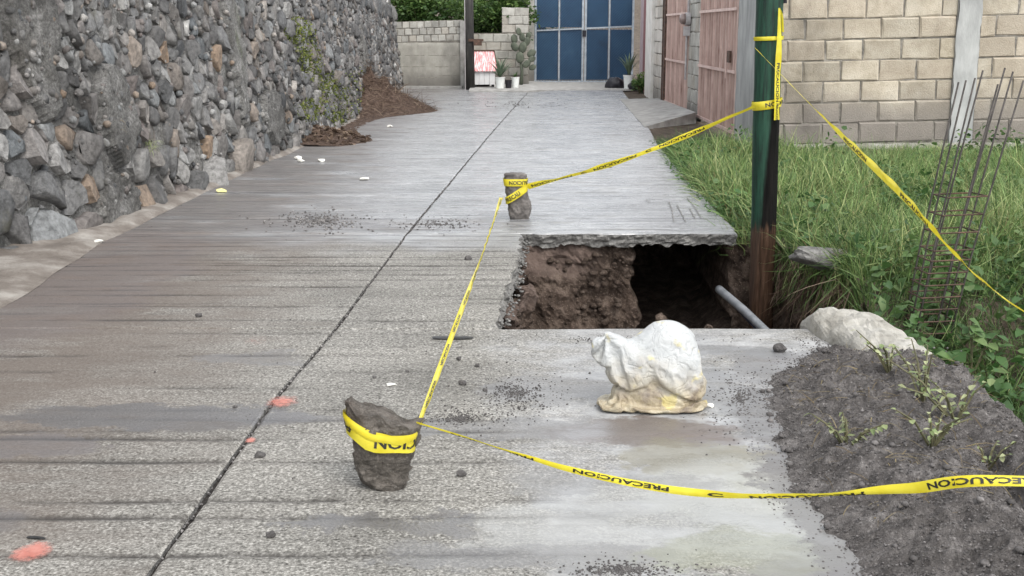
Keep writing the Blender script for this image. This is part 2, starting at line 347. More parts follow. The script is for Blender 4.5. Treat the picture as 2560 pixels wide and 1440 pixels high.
def sack_material():
    m = Mat('white_sack'); x, y, z = m.sep()
    c = m.ramp(m.noise(6, 4, .6), [(.3, (.35, .365, .37)), (.7, (.48, .49, .487))])
    n = m.noise(9, 5, .65); zz = m.math('ADD', z, m.math('MULTIPLY', m.math('SUBTRACT', m.noise(7, 4, .6), .5), .30))
    c = m.mix(m.range(zz, .25, .03, 0, .95), c, m.ramp(n, [(.35, (.16, .12, .08)), (.5, (.34, .28, .18)), (.68, (.52, .47, .35))]))
    c = m.mix(m.math('MULTIPLY', m.range(m.noise(13, 3, .5), .60, .70), .6), c, (.58, .49, .17))
    m.col(c); m.rough(.42); cr = m.voro(26, None, 'DISTANCE_TO_EDGE')['Distance']; crs = m.math('ABSOLUTE', m.math('SUBTRACT', m.noise(11, 2, .5, None, .6), .5)); b1 = m.bump(m.range(crs, 0, .045, smooth=False), .34, .009); b1 = m.bump(m.range(m.math('ABSOLUTE', m.math('SUBTRACT', m.noise(23, 2, .5), .5)), 0, .05, smooth=False), .16, .005, b1); m.normal(m.bump(m.noise(18, 6, .7, None, 1.5), .5, .02, b1)); return m.m
M_SACK = sack_material()
def pole_material():
    m = Mat('painted_pole'); x, y, z = m.sep()
    st = m.noise(5, 5, .65, m.scaled((5, 5, .35))); zz = m.math('ADD', z, m.math('MULTIPLY', m.math('SUBTRACT', st, .5), .7))
    green = m.ramp(m.noise(6, 5, .7, m.scaled((6, 6, .5))), [(.34, (.003, .010, .007)), (.5, (.008, .042, .025)), (.74, (.018, .078, .046))])
    tar = m.ramp(m.noise(8, 4, .6, m.scaled((6, 6, .5))), [(.3, (.004, .004, .004)), (.7, (.012, .011, .010))])
    wood = m.ramp(m.noise(7, 5, .65, m.scaled((7, 7, .6))), [(.3, (.022, .014, .010)), (.55, (.065, .038, .025)), (.78, (.13, .085, .058))])
    # the tar covers the front and right of the pole, bare green paint is left on its left side
    side = m.range(m.math('ADD', m.math('SUBTRACT', x, m.math('MULTIPLY', z, .05)), m.math('MULTIPLY', m.math('SUBTRACT', st, .5), .06)), 1.705, 1.735)
    tarm = m.math('MULTIPLY', m.range(zz, 1.05, .86), side)
    c = m.mix(tarm, green, tar); c = m.mix(m.range(m.math('ADD', z, m.math('MULTIPLY', m.math('SUBTRACT', st, .5), .35)), .13, .06), c, wood)
    m.col(c); m.rough(m.ramp(st, [(.3, .5), (.7, .8)])); m.spec(m.math('SUBTRACT', .4, m.math('MULTIPLY', tarm, .35))); m.normal(m.bump(m.noise(10, 5, .7, m.scaled((8, 8, .5))), .5, .012)); return m.m
M_POLE = pole_material()
M_POLED = simple('dark_timber_pole', [(.3, (.012, .011, .011)), (.55, (.03, .028, .026)), (.8, (.07, .065, .06))], 6, .75, .5, 20, .02, stretch=(5, 5, .5))
M_BLUE = simple('blue_sheet', [(.25, (.012, .030, .06)), (.4, (.018, .055, .112)), (.6, (.024, .07, .135)), (.8, (.045, .10, .17))], 1.6, .45, .12, 20, .006, 6)
M_GBAR = simple('grey_gate_steel', [(.3, (.20, .235, .27)), (.7, (.36, .40, .44))], 9, .55, .1)
M_PINK = simple('dusty_pink_paint', [(.22, (.20, .11, .08)), (.36, (.38, .27, .235)), (.55, (.50, .37, .325)), (.8, (.60, .46, .41))], 4, .6, .15, 30, .005, 6, stretch=(2, 2, .6))
M_PINKL = simple('pale_pink_paint', [(.25, (.46, .32, .28)), (.6, (.62, .47, .42)), (.8, (.70, .56, .50))], 5, .6, .1)
M_RUST = simple('rusty_steel', [(.3, (.035, .022, .017)), (.55, (.085, .05, .036)), (.8, (.17, .09, .06))], 18, .8, .5, 60, .006)
M_REBAR = simple('dull_rebar', [(.3, (.03, .026, .024)), (.7, (.085, .075, .068))], 18, .7, .3)
M_MAROON = simple('maroon_paint', [(.3, (.16, .055, .06)), (.7, (.28, .12, .12))], 4, .6, .1)
M_LILAC = simple('faded_lilac_paint', [(.25, (.36, .27, .29)), (.6, (.50, .40, .41)), (.8, (.58, .49, .49))], 3, .7, .15)
M_DARK = simple('black_parts_and_painted_shade', [(.3, (.010, .010, .014)), (.7, (.022, .022, .03))], 3, .8, 0)  # small black parts, and the roof shadow painted into the shed opening
M_WHITEP = simple('white_plastic', [(.3, (.62, .64, .62)), (.7, (.76, .78, .76))], 9, .4, .05, vary=.08)
M_DOG = simple('doghouse_white_board', [(.3, (.55, .55, .55)), (.7, (.70, .70, .70))], 5, .7, .1)
def roofmat():
    m = Mat('red_white_roof'); c = m.ramp(m.noise(5, 5, .7, m.scaled((9, 1.2, 1.2))), [(.36, (.52, .12, .13)), (.50, (.64, .32, .32)), (.60, (.80, .70, .70))])
    m.col(c); m.rough(.6); return m.m
M_ROOF = roofmat()
M_BAG = simple('black_plastic', [(.3, (.008, .008, .012)), (.7, (.022, .02, .026))], 8, .3, .5, 25, .03)
M_METER = simple('meter_grey', [(.3, (.30, .28, .28)), (.7, (.44, .42, .42))], 12, .5, .1)
M_PIPE = simple('grey_pipe', [(.3, (.13, .14, .15)), (.7, (.25, .26, .275))], 9, .5, .1)
M_LITTER = simple('pale_litter', [(.3, (.55, .54, .50)), (.7, (.76, .75, .70))], 20, .7, .2)
M_BLACKSCRAP = simple('black_scrap', [(.3, (.012, .012, .012)), (.7, (.04, .04, .04))], 20, .5, .3)
M_CLOD = simple('dark_clod', [(.3, (.045, .042, .041)), (.6, (.105, .098, .095)), (.8, (.2, .19, .185))], 40, .85, .6, 80, .01)
M_YELLOWFLOWER = simple('yellow_petals', [(.3, (.72, .66, .18)), (.7, (.84, .80, .40))], 20, .7, 0)
def rockmat(name, a, b, c_, d=None):
    m = Mat(name); c = m.ramp(m.noise(13, 6, .7), [(.27, a), (.5, b), (.75, c_)])
    c = m.mix(m.range(m.noise(4, 4, .6), .52, .7, 0, .6), c, d or c_); v = m.voro(70)
    c = m.mix(m.math('MULTIPLY', m.range(v['Distance'], .3, .05), .3), c, (.42, .40, .37))
    m.col(c); m.rough(.88); b1 = m.bump(m.noise(40, 6, .8), 1.0, .03); m.normal(m.bump(m.noise(170, 3, .75), 1.0, .008, b1)); return m.m
M_ROCKN = rockmat('near_stone', (.055, .048, .040), (.15, .132, .112), (.32, .285, .25), (.22, .175, .145))
M_ROCKF = rockmat('far_stone', (.075, .068, .064), (.20, .182, .17), (.38, .35, .33), (.26, .21, .19))
def paintmat():
    m = Mat('orange_spray'); c = m.ramp(m.noise(30, 3, .6), [(.3, (.52, .17, .13)), (.7, (.64, .28, .23))]); m.col(c); m.rough(.8)
    a = m.attr('rnd'); k = m.range(m.math('ADD', a, m.math('MULTIPLY', m.math('SUBTRACT', m.noise(55, 5, .7), .5), 1.0)), .30, .85, 0, .72)
    m.inp(m.b.inputs['Alpha'], k); m.m.blend_method = 'HASHED' if hasattr(m.m, 'blend_method') else m.m.blend_method; return m.m
M_SPRAY = paintmat()

# ------------------------------------------------------------------ ground levels
XJ = interp([(-8, -1.02), (3.0, -.99), (4.7, -.95), (5.7, -.88), (8.67, -.76), (16.7, -.33), (21.7, -.04), (34, .7)])
XR = interp([(-8, 1.72), (5.8, 1.68), (8.5, 1.64), (12.4, 1.75), (15.5, 1.88), (18, 2.05), (26, 2.5), (34, 2.9)])
XL = interp([(-8, -2.75), (6.4, -2.76), (8.2, -2.88), (12.4, -2.80), (16, -2.62), (20, -2.58), (34, -2.8)])
WBX = interp([(-8, -3.75), (1, -3.62), (7.7, -3.33), (8.9, -3.08), (12.4, -2.86), (16, -2.66), (20, -2.62), (31, -2.78)])
PITP = [(-.08, 5.79), (-.03, 6.5), (.06, 7.4), (.08, 8.62), (.6, 8.74), (1.1, 8.78), (1.62, 8.74), (1.90, 8.55), (1.93, 8.1), (2.06, 7.6), (2.12, 7.1), (2.04, 6.5), (1.88, 6.05), (1.70, 5.79)]
def inside(x, y, poly=PITP):
    r = False; j = len(poly)-1
    for i in range(len(poly)):
        xi, yi = poly[i]; xj, yj = poly[j]
        if (yi > y) != (yj > y) and x < (xj-xi)*(y-yi)/(yj-yi)+xi: r = not r
        j = i
    return r
def tz(x, y):
    """surface of the lot to the right of the road"""
    drop = sstep(7.35, 5.9, y - .35*(x-2.0))
    z = -.03 - .60*drop + .05*fbm(x*.8, y*.8)
    if x > 2.6: z -= .05*sstep(2.6, 4, x)*drop
    z += .06*sstep(9, 13, y)*sstep(2.0, 2.6, x)
    z -= .16*math.exp(-((x-1.72)**2/.02+(y-8.9)**2/.25))
    return z

# large sheet out to the horizon (pit floor level is cut out of it by lying above)
g = MB().grid(2, 2, lambda a, b: Vector((lerp(-300, 300, a), lerp(-300, 300, b), -1.6)))
struct(g.build('ground', M_EARTH))
# land behind the walls, at road level and rising
def land(a, b):
    x = lerp(-60, 60, a); y = lerp(34.45, 160, b*b)
    return Vector((x, y, .02 + .05*(y-34.4) + .6*fbm(x*.08, y*.08)*min(1, (y-34.45)/5)))
struct(MB().grid(60, 40, land).build('hillside_terrain', M_EARTH, smooth=True))
struct(MB().grid(30, 60, lambda a, b: Vector((WBX(lerp(-8, 31, b))-.6-26*a, lerp(-8, 31, b), 2.0+1.5*a+.15*nz(a*9, b*20)))).build('upper_terrain', M_EARTH, smooth=True))

# ------------------------------------------------------------------ road: slabs with brushed grooves over a dirt bed
road = MB()
def bed(fx0, fx1, y0, y1, n=12):
    road.grid(2, n, lambda a, b: Vector((lerp(fx0(lerp(y0, y1, b)), fx1(lerp(y0, y1, b)), a), lerp(y0, y1, b), -.022)))
bed(lambda y: WBX(y)-.2, lambda y: 1.66, -8, 5.75); bed(lambda y: WBX(y)-.2, lambda y: -.16, 5.75, 8.66); bed(lambda y: WBX(y)-.2, lambda y: XR(y)-.02, 8.66, 31.5, 24)
road = struct(road.build('road', M_JOINT))

YS = [-8, 0.1, 2.95, 5.775, 8.60, 11.5, 14.6, 17.8, 21.2, 24.8, 28.6, 30.2]
grooves = []; yy = -8
while yy < 31:
    yy += random.uniform(.10, .30)*(1 if yy < 5.8 else .62 if yy < 13 else .9)
    if min(abs(yy-q) for q in YS) > .07: grooves.append((yy, random.random()))
grooves = [gq for gq in grooves if min(abs(gq[0]-q) for q in (3.42, 3.90, 4.22)) > .09] + [(3.42, 1.0), (3.90, 1.0), (4.22, .95)]
grooves.sort()
def slab(fx0, fx1, y0, y1, nx, th=.115, rough_front=0, rough_right=0):
    rows = [(y0, 0, 0, 0), (y0+.007, 0, 0, 1)]
    fine = y0 < 14
    for yg, sgn in grooves:
        if y0+.04 < yg < y1-.04:
            wd = .0135 if fine else .022
            rows += [(yg-wd*2.6, 0, sgn, 1), (yg-wd*.7, .6, sgn, 1), (yg, 1, sgn, 1), (yg+wd*.7, .6, sgn, 1), (yg+wd*2.6, 0, sgn, 1)]
    rows += [(y1-.007, 0, 0, 1), (y1, 0, 0, 0)]
    rows.sort(key=lambda q: q[0])
    us = [0, .006] + [ (i+.5)/nx for i in range(nx)] + [.994, 1]
    V, G = [], []; nu = len(us)
    for ri, (yr, gw, sgn, inner) in enumerate(rows):
        for ui, u in enumerate(us):
            x0, x1 = fx0(yr), fx1(yr)
            if rough_right: x1 += rough_right*(fbm(yr*4.0, 3.3, 1)+.5*fbm(yr*14, 7.7, 2))
            x = lerp(x0, x1, u); y = yr
            gd = 0
            if sgn:
                y += .018*nz(x*.9, yr*.0+sgn*50) if gw or True else 0
                gd = max(0, .42+.70*sgn+1.1*nz(x*1.1, sgn*91)-.45+.6*nz(x*7, sgn*33))*gw
                gd = min(gd, 1)
                if yr < 5.78: gd *= lerp(1, .10, sstep(-.25, .30, x+.25*nz(x*2, yr*3)))
            if rough_front and ri < 3: y += rough_front*(fbm(x*3.1, 1.7)+.6*fbm(x*13, 4.1)) * (1 if ri < 2 else .3)
            z = .005*nz(x*.8, y*.8) + .002*nz(x*5, y*5) - gd*(.006 if fine else .008)
            edge = (not inner) or ui in (0, nu-1)
            if edge: z -= .007+.004*nz(x*9, y*9)
            V.append(Vector((x, y, z))); G.append(gd)
    Fc = []; nr = len(rows)
    for r in range(nr-1):
        for i in range(nu-1):
            a = r*nu+i; Fc.append((a, a+1, a+nu+1, a+nu))
    # broken sides
    ring = [i for i in range(nu)] + [r*nu+nu-1 for r in range(1, nr)] + [(nr-1)*nu+i for i in range(nu-2, -1, -1)] + [r*nu for r in range(nr-2, 0, -1)]
    levels = [.2, .45, .7, .88, 1.0]; prev = ring
    for k, lv in enumerate(levels):
        cur = []
        for q in ring:
            p = V[q]; r0 = rough_front if abs(p.y-y0) < .25 else rough_right
            j = r0*.9
            V.append(Vector((p.x+j*fbm(p.x*19, p.y*19, lv*5+4), p.y+j*fbm(p.x*19, p.y*19, lv*5+9)+(j*1.2*lv if rough_front else 0), p.z-th*lv*(1+((.22*fbm(p.x*6, p.y*6, 2)+.30*fbm(p.x*23, p.y*23, 5)) if r0 and lv == 1 else 0)))))
            G.append(0.0); cur.append(len(V)-1)
        for i in range(len(ring)):
            j = (i+1) % len(ring); Fc.append((prev[j], prev[i], cur[i], cur[j]))
        prev = cur
    Fc.append(tuple(prev))
    o = obj('slab', V, Fc, M_ROAD, road, False, {'groove': G}); o.data.materials.append(M_CONC_D)
    nt_ = (nr-1)*(nu-1); o.data.polygons.foreach_set('material_index', [0]*nt_+[1]*(len(Fc)-nt_)); return o
GAP = .0065
for k in range(len(YS)-1):
    y0, y1 = YS[k]+GAP, YS[k+1]-GAP
    nx = 90 if y1 < 15 else 30
    slab(lambda y: XL(y), lambda y: XJ(y)-GAP*(1.3+1.3*nz(y*2.1, 3)+.8*nz(y*11, 5)), y0, y1, nx)
    if k == 3:
        slab(lambda y: XJ(y)+GAP*(1.3+1.3*nz(y*2.4, 8)+.8*nz(y*12, 1)), interp([(5.78, -.085), (6.5, -.05), (7.0, .0), (7.6, .03), (8.6, .075)]), y0, y1, 34, rough_right=.035)
    else:
        fx1 = (lambda y: min(XR(y), 1.62)) if k < 3 else (lambda y: XR(y))
        slab(lambda y: XJ(y)+GAP*(1.3+1.3*nz(y*2.4, 8)+.8*nz(y*12, 1)), fx1, y0, y1, nx+14, rough_front=.024 if k == 4 else 0, rough_right=.012 if k == 4 else 0, th=.085 if k == 4 else .115)

# drawing scratched into the far slab
def groove_line(mb, pts, wd=.007):
    pts = [P(*p, .004) for p in pts]
    for a, b in zip(pts, pts[1:]):
        n = max(2, int((b-a).length/.02)); d = (b-a).normalized(); s_ = Vector((-d.y, d.x, 0))
        mb.grid(2, n, lambda u, v: (a.lerp(b, v)+s_*(u-.5)*wd*(1+.8*nz(a.x*30+v*9, u))+Vector((0, 0, .0045))))
mb = MB()
for pts in ([(1630, 496), (1700, 492), (1718, 494), (1738, 520), (1752, 545), (1775, 550)], [(1630, 496), (1615, 500), (1625, 507), (1672, 505), (1680, 525), (1684, 556), (1712, 558)],
            [(1692, 512), (1700, 528), (1715, 557)], [(1706, 520), (1724, 522), (1738, 548)], [(1676, 528), (1700, 526)], [(1682, 541), (1712, 540)]):
    groove_line(mb, pts)
tag(mb.build('scratched_drawing', M_CONC_D), 'arrow-like drawing scratched into the far concrete slab beside the pit', 'drawing')

# narrow concrete strip between road and stone wall, with mud over it
def gutter(a, b):
    y = lerp(-8, 30.8, b); x0, x1 = WBX(y)-.15, XL(y)-.012
    x1 += .055+.05*nz(y*1.3, 4)
    x = lerp(x0, x1, a); k = 1-a; return Vector((x, y, lerp(-.004, .016+.04*k+.016*fbm(x*6, y*3)+.012*fbm(x*20, y*20)*k, min(1, k*6))+.004))
struct(MB().grid(14, 400, gutter).build('gutter_strip', simple('muddy_strip', [(.25, (.085, .07, .058)), (.48, (.17, .148, .128)), (.75, (.36, .34, .31))], 3.5, .8, .6, 30, .02, 6), smooth=True))

# ------------------------------------------------------------------ pit: walls, cave, floor
def pit_sheet():
    pts = PITP+[PITP[0]]; segs = []; per = 0
    for a, b in zip(pts, pts[1:]):
        L = math.hypot(b[0]-a[0], b[1]-a[1]); segs.append((per, L, a, b)); per += L
    nu, nv = 420, 46; V = []; Fc = []
    cx, cy = 1.0, 7.2
    for i in range(nu):
        s_ = per*i/nu
        for st, L, a, b in segs:
            if st <= s_ <= st+L+1e-6: break
        t = (s_-st)/L; x = lerp(a[0], b[0], t); y = lerp(a[1], b[1], t)
        nx_, ny_ = (b[1]-a[1])/L, -(b[0]-a[0])/L     # perimeter runs clockwise seen from above: this is inward; flip
        nx_, ny_ = -nx_, -ny_
        lot = sstep(1.70, 1.86, x) if y > 5.9 else 0
        top = lerp(-.095, tz(x, y)-.01, lot)
        for j in range(nv):
            v = j/(nv-1); z = lerp(top, -1.25, v)
            d = .10*fbm(x*2.2+5, y*2.2, z*2.2) + .05*fbm(x*8, y*8, z*8) + .025*abs(fbm(x*22, y*22, z*22))
            # earth shelf left under the far-left corner, talus towards the bottom
            d -= .30*sstep(-.35, -1.2, z)*(1 if x < 1.0 else .4)
            if y > 8.5 and x < 1.1: d -= .10*sstep(-.22, -.32, z)*sstep(.75, .2, x) + .04
            if y > 8.4:
                cave = sstep(.90, 1.08, x+.10*nz(z*4, 2)+.04*nz(z*13, 6))*sstep(1.62, 1.46, x+.10*nz(z*5, 8)+.04*nz(z*14, 1))*sstep(-1.05, -.66, z+.08*nz(x*7, 4))
                d += 2.2*cave
            if lot:    # hollow below the concrete chunk
                d += .32*math.exp(-((x-2.06)**2+(y-7.5)**2)/.03)*math.exp(-((z+.24)/.10)**2)
                d += .06*lot
            V.append(Vector((x+nx_*d, y+ny_*d, z)))
    for i in range(nu):
        for j in range(nv-1):
            a = i*nv+j; b = ((i+1) % nu)*nv+j; Fc.append((a, b, b+1, a+1))
    return obj('pit_walls', V, Fc, M_PIT, None, False)
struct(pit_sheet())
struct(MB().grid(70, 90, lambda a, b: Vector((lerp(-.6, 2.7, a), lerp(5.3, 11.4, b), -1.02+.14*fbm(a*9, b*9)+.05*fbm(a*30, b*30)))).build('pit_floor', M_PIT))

# icosphere based loose rocks
def ico(sub):
    bm = bmesh.new(); bmesh.ops.create_icosphere(bm, subdivisions=sub, radius=1); bm.verts.ensure_lookup_table()
    v = np.array([q.co[:] for q in bm.verts]); f = np.array([[l.index for l in fc.verts] for fc in bm.faces]); bm.free(); return v, f
IC1, IC2, IC3 = ico(1), ico(2), ico(3)
def rocky(base, seed, amp=.28, cuts=5, freq=1.3):
    v, f = base; r = random.Random(seed); o = []
    planes = []
    for _ in range(cuts):
        n = Vector((r.gauss(0, 1), r.gauss(0, 1), r.gauss(0, 1))).normalized(); planes.append((n, r.uniform(.55, .85)))
    off = Vector((r.uniform(-50, 50), r.uniform(-50, 50), r.uniform(-50, 50)))
    for p in v:
        q = Vector(p); q *= 1+amp*noise.fractal(q*freq+off, 1, 2, 3)
        for n, d in planes:
            k = q.dot(n)-d
            if k > 0: q -= n*k*.85
        o.append(q[:])
    return np.array(o), f
CHIPS = [rocky(IC1, s) for s in range(8)]
ROCKS = [rocky(IC2, s+40) for s in range(8)]
def scatter_rocks(name, pts, sizes, mat, parent=None, flat=.7, temps=CHIPS):
    n = len(pts); M = rotmats(n, .8, sizes); M[:, 2, :] *= flat
    return bake(name, temps, RNG.integers(0, len(temps), n), M, np.array([p[:] for p in pts]), RNG.random(n), mat, parent)
# stones sticking out of the pit wall
pw = []; sz = []
for _ in range(330):
    x = random.uniform(.0, .86); z = random.uniform(-.95, -.16)
    y = 8.70 - .04 - .30*sstep(-.35, -1.2, z) + .06*nz(x*5, z*5)-.02
    pw.append((x, y, z)); sz.append(random.choice((.008, .012, .016, .022, .035)))
for _ in range(140):
    y = random.uniform(6.2, 8.5); z = random.uniform(-.8, -.1); pw.append((.03+.25*sstep(-.35, -1.2, z), y, z)); sz.append(random.choice((.01, .015, .03)))
for _ in range(160):
    pw.append((random.uniform(.2, 1.9), random.uniform(7.4, 8.8), -.98+random.uniform(-.04, .1))); sz.append(random.choice((.02, .03, .05)))
o = scatter_rocks('pit_rubble', pw, np.array(sz), soil('pit_stones', (.045, .03, .024), (.11, .08, .062), (.24, .19, .155), 20)); tag(o, 'stones and clods in the brown soil of the pit', 'rubble', kind='stuff')
pts = []; sz = []
for _ in range(420):
    y = random.uniform(2.2, 12)**1.0; pts.append((XJ(y)+random.gauss(0, .004), y, random.uniform(-.014, -.002))); sz.append(random.uniform(.003, .0075))
tag(scatter_rocks('joint_grit', pts, np.array(sz), M_GRAVEL), 'grit caught in the long joint of the road', 'grit', kind='stuff')
# broken rubble under the left edge of the opening
pts = []; sz = []
for _ in range(160):
    y = random.uniform(5.82, 8.5); x = interp([(5.78, -.075), (7, .01), (8.6, .085)])(y)+random.uniform(-.005, .05); pts.append((x, y, random.uniform(-.12, -.01))); sz.append(random.uniform(.004, .015))
tag(scatter_rocks('broken_concrete_crumbs', pts, np.array(sz), M_CONC_D), 'crumbled concrete along the left broken edge of the pit', 'rubble', kind='stuff')

# ------------------------------------------------------------------ lot to the right: terrain sheet cut out round the pit
def lot():
    xs = np.concatenate([np.arange(1.60, 3.2, .05), np.arange(3.2, 6, .15), np.arange(6, 26, 1.0)]); ys = np.concatenate([np.arange(-8, 3, .6), np.arange(3, 9.6, .05), np.arange(9.6, 15.2, .15)])
    V = []; Fc = []; nx = len(xs)
    for y in ys:
        for x in xs:
            e = 0 if x > 1.7 else .05
            z = tz(x, y)+.02*fbm(x*5, y*5)-e
            if y < 5.7: z = min(z, -.30-.25*sstep(1.7, 2.1, x))
            V.append(Vector((x+(.0 if y < 8.5 else max(0, XR(y)-1.72)*max(0, 1-(x-1.6)/1.0)), y, z)))
    for j in range(len(ys)-1):
        for i in range(nx-1):
            cx_, cy_ = (xs[i]+xs[i+1])/2, (ys[j]+ys[j+1])/2
            if inside(cx_, cy_) or (cx_ < 1.72 and cy_ < 8.75): continue
            a = j*nx+i; Fc.append((a, a+1, a+nx+1, a+nx))
    return obj('lot_ground', V, Fc, M_EARTH, None, True)
struct(lot())
# ground between the far road edge and the buildings on the right
struct(MB().grid(10, 60, lambda a, b: Vector((lerp(XR(lerp(14.4, 31.4, b))-.05, 3.35, a), lerp(14.4, 31.4, b), -.035+.03*fbm(a*6, b*20)))).build('verge_ground', M_EARTH, smooth=True))

# kerb on the right of the near slab, limewashed lump at its far end
def kerb(a, b):
    y = lerp(-8, 5.90, b); hgt = .05+.035*nz(y*1.7)+.055*sstep(4.6, 5.35, y)-.03*sstep(5.72, 5.9, y)
    wid = .13+.055*sstep(4.7, 5.6, y)+.03*nz(y*2.3, 5); cxk = 1.70-.05*sstep(5.0, 5.8, y)
    ang = PI*(1-a); x = cxk+wid*math.cos(ang)*(1 if a < .5 else 1)
    z = -.14+(hgt+.14)*max(0, math.sin(ang))**.27
    pull = sstep(5.80, 5.90, y); z = lerp(z, -.02, pull*.5)
    return Vector((x+.015*fbm(x*9, y*6, 3), y+.03*fbm(x*8, y*2, 7)-.10*sstep(1.62, 1.85, x)*sstep(5.0, 5.8, y), z+.022*fbm(x*7, y*7, 1)+.012*fbm(x*25, y*25, 2)))
kb = MB().grid(26, 260, kerb); kb.f.append(tuple(259*26+i for i in range(26)))
tag(kb.build('kerb', M_WHITEC, smooth=False), 'limewashed concrete kerb with a rounded white end beside the pit', 'kerb')

# ------------------------------------------------------------------ dark soil heap
PL = interp([(2.0, .92), (3.02, .91), (3.2, .93), (3.45, .90), (3.62, .87), (3.9, .91), (4.3, .97), (4.6, .98), (4.85, 1.06), (5.2, 1.26), (5.45, 1.44)])
def heap_z(x, y):
    l = PL(y)+.05*nz(y*5, 2)+.035*fbm(y*11, 6); d = x-l
    if d < 0: return -.03
    r = .13+.045*nz(x*1.6, y*1.6)+.02*sstep(4.0, 3.2, y)
    z = r*(1-math.exp(-(d*3.6)**1.5))
    z *= sstep(5.62, 5.0, y)*(1-.75*sstep(4.75, 5.15, y)*sstep(1.42, 1.58, x))
    z += (.036*fbm(x*5, y*5)+.022*fbm(x*14, y*14)+.010*fbm(x*40, y*40))*sstep(-.02, .22, d)
    z -= .65*sstep(1.72, 2.25, x)
    # hollow crossing the heap
    z -= .09*math.exp(-((x-1.52-.1*nz(y*2))/.05)**2)*sstep(3.95, 3.6, y)*sstep(2.9, 3.3, y)
    return z
V = []; Fc = []; nxh, nyh = 150, 340
for j in range(nyh):
    y = lerp(1.4, 5.62, j/(nyh-1))
    for i in range(nxh):
        u = i/(nxh-1); x = lerp(PL(y)-.12, 2.3, u); z = heap_z(x, y)
        V.append(Vector((x, y, z-.004)))
for j in range(nyh-1):
    for i in range(nxh-1):
        a = j*nxh+i
        if max(V[q].z for q in (a, a+1, a+nxh, a+nxh+1)) > -.028 or V[a].x > 1.7: Fc.append((a, a+1, a+nxh+1, a+nxh))
tag(obj('soil_heap', V, Fc, M_PILE, None, True), 'heap of dark grey soil along the right kerb', 'soil heap')
pts = []; sz = []
for _ in range(17000):
    y = random.uniform(2.3, 5.6); x = PL(y)+random.uniform(-.10, .95)*1.0; z = max(heap_z(x, y), .0)
    if x > 1.68: z = heap_z(x, y)
    s = random.choice((.0015, .002, .0025, .003, .0045)); 
    if x < PL(y) and random.random() < .6: continue
    pts.append((x, y, z+s*.2)); sz.append(s)
for _ in range(160):
    y = random.uniform(2.6, 5.4); x = PL(y)+random.uniform(.0, .8); s = random.choice((.005, .007, .010, .015)); pts.append((x, y, max(heap_z(x, y), 0)+s*.3)); sz.append(s)
tag(scatter_rocks('soil_crumbs', pts, np.array(sz), simple('soil_crumbs', [(.3, (.07, .064, .062)), (.6, (.15, .14, .136)), (.8, (.30, .285, .28))], 40, .9, .4, 90, .01, vary=.45, attr='rnd')), 'loose crumbs of dark soil scattered over the heap', 'soil', kind='stuff')

# ------------------------------------------------------------------ stone retaining wall on the left
WTOP = interp([(-8, 2.9), (14, 2.75), (18, 2.35), (21, 2.1), (25, 1.95), (29.5, 1.78), (31, 1.76)])
def wpos(s_, h, out=0.0):
    n = Vector((1, .02, .11)).normalized()
    return Vector((WBX(s_)-.11*h, s_, h)) + n*out
wall = empty('retaining_wall', (WBX(8), 8, 0)); wl = Vector((WBX(8), 8, 0))
tag(wall, 'tall leaning rubble stone retaining wall along the left of the road', 'retaining wall')
def bare(s_, h):
    """stretches where the mortar has no stones"""
    p = (s_, h)
    for cs_, ch, rs, rh in ((12.95, 1.45, .24, .95), (8.45, 1.55, .26, .70), (9.5, .80, .30, .40), (9.2, .10, .35, .26), (22.5, .95, .35, .7), (14.1, .45, .4, .3)):
        if ((s_-cs_)/rs)**2+((h-ch)/rh)**2+.35*fbm(s_*3, h*3) < 1: return True
    return False
def mort(a, b):
    s_ = lerp(2, 30.9, a); h = lerp(-.15, WTOP(s_), b); bump_ = -.008+.022*fbm(s_*1.3, h*1.3)+.018*fbm(s_*4, h*4)+.016*fbm(s_*11, h*11)
    if bare(s_, h): bump_ += .085
    return wpos(s_, h, bump_-.005) - wl
mm = MB().grid(900, 90, mort); n0 = len(mm.v)
mm.grid(40, 2, lambda a, b: wpos(lerp(2, 30.9, a), WTOP(lerp(2, 30.9, a)), -.01-.7*b)-wl)
mm.build('mortar', M_MORTAR, wall, True)
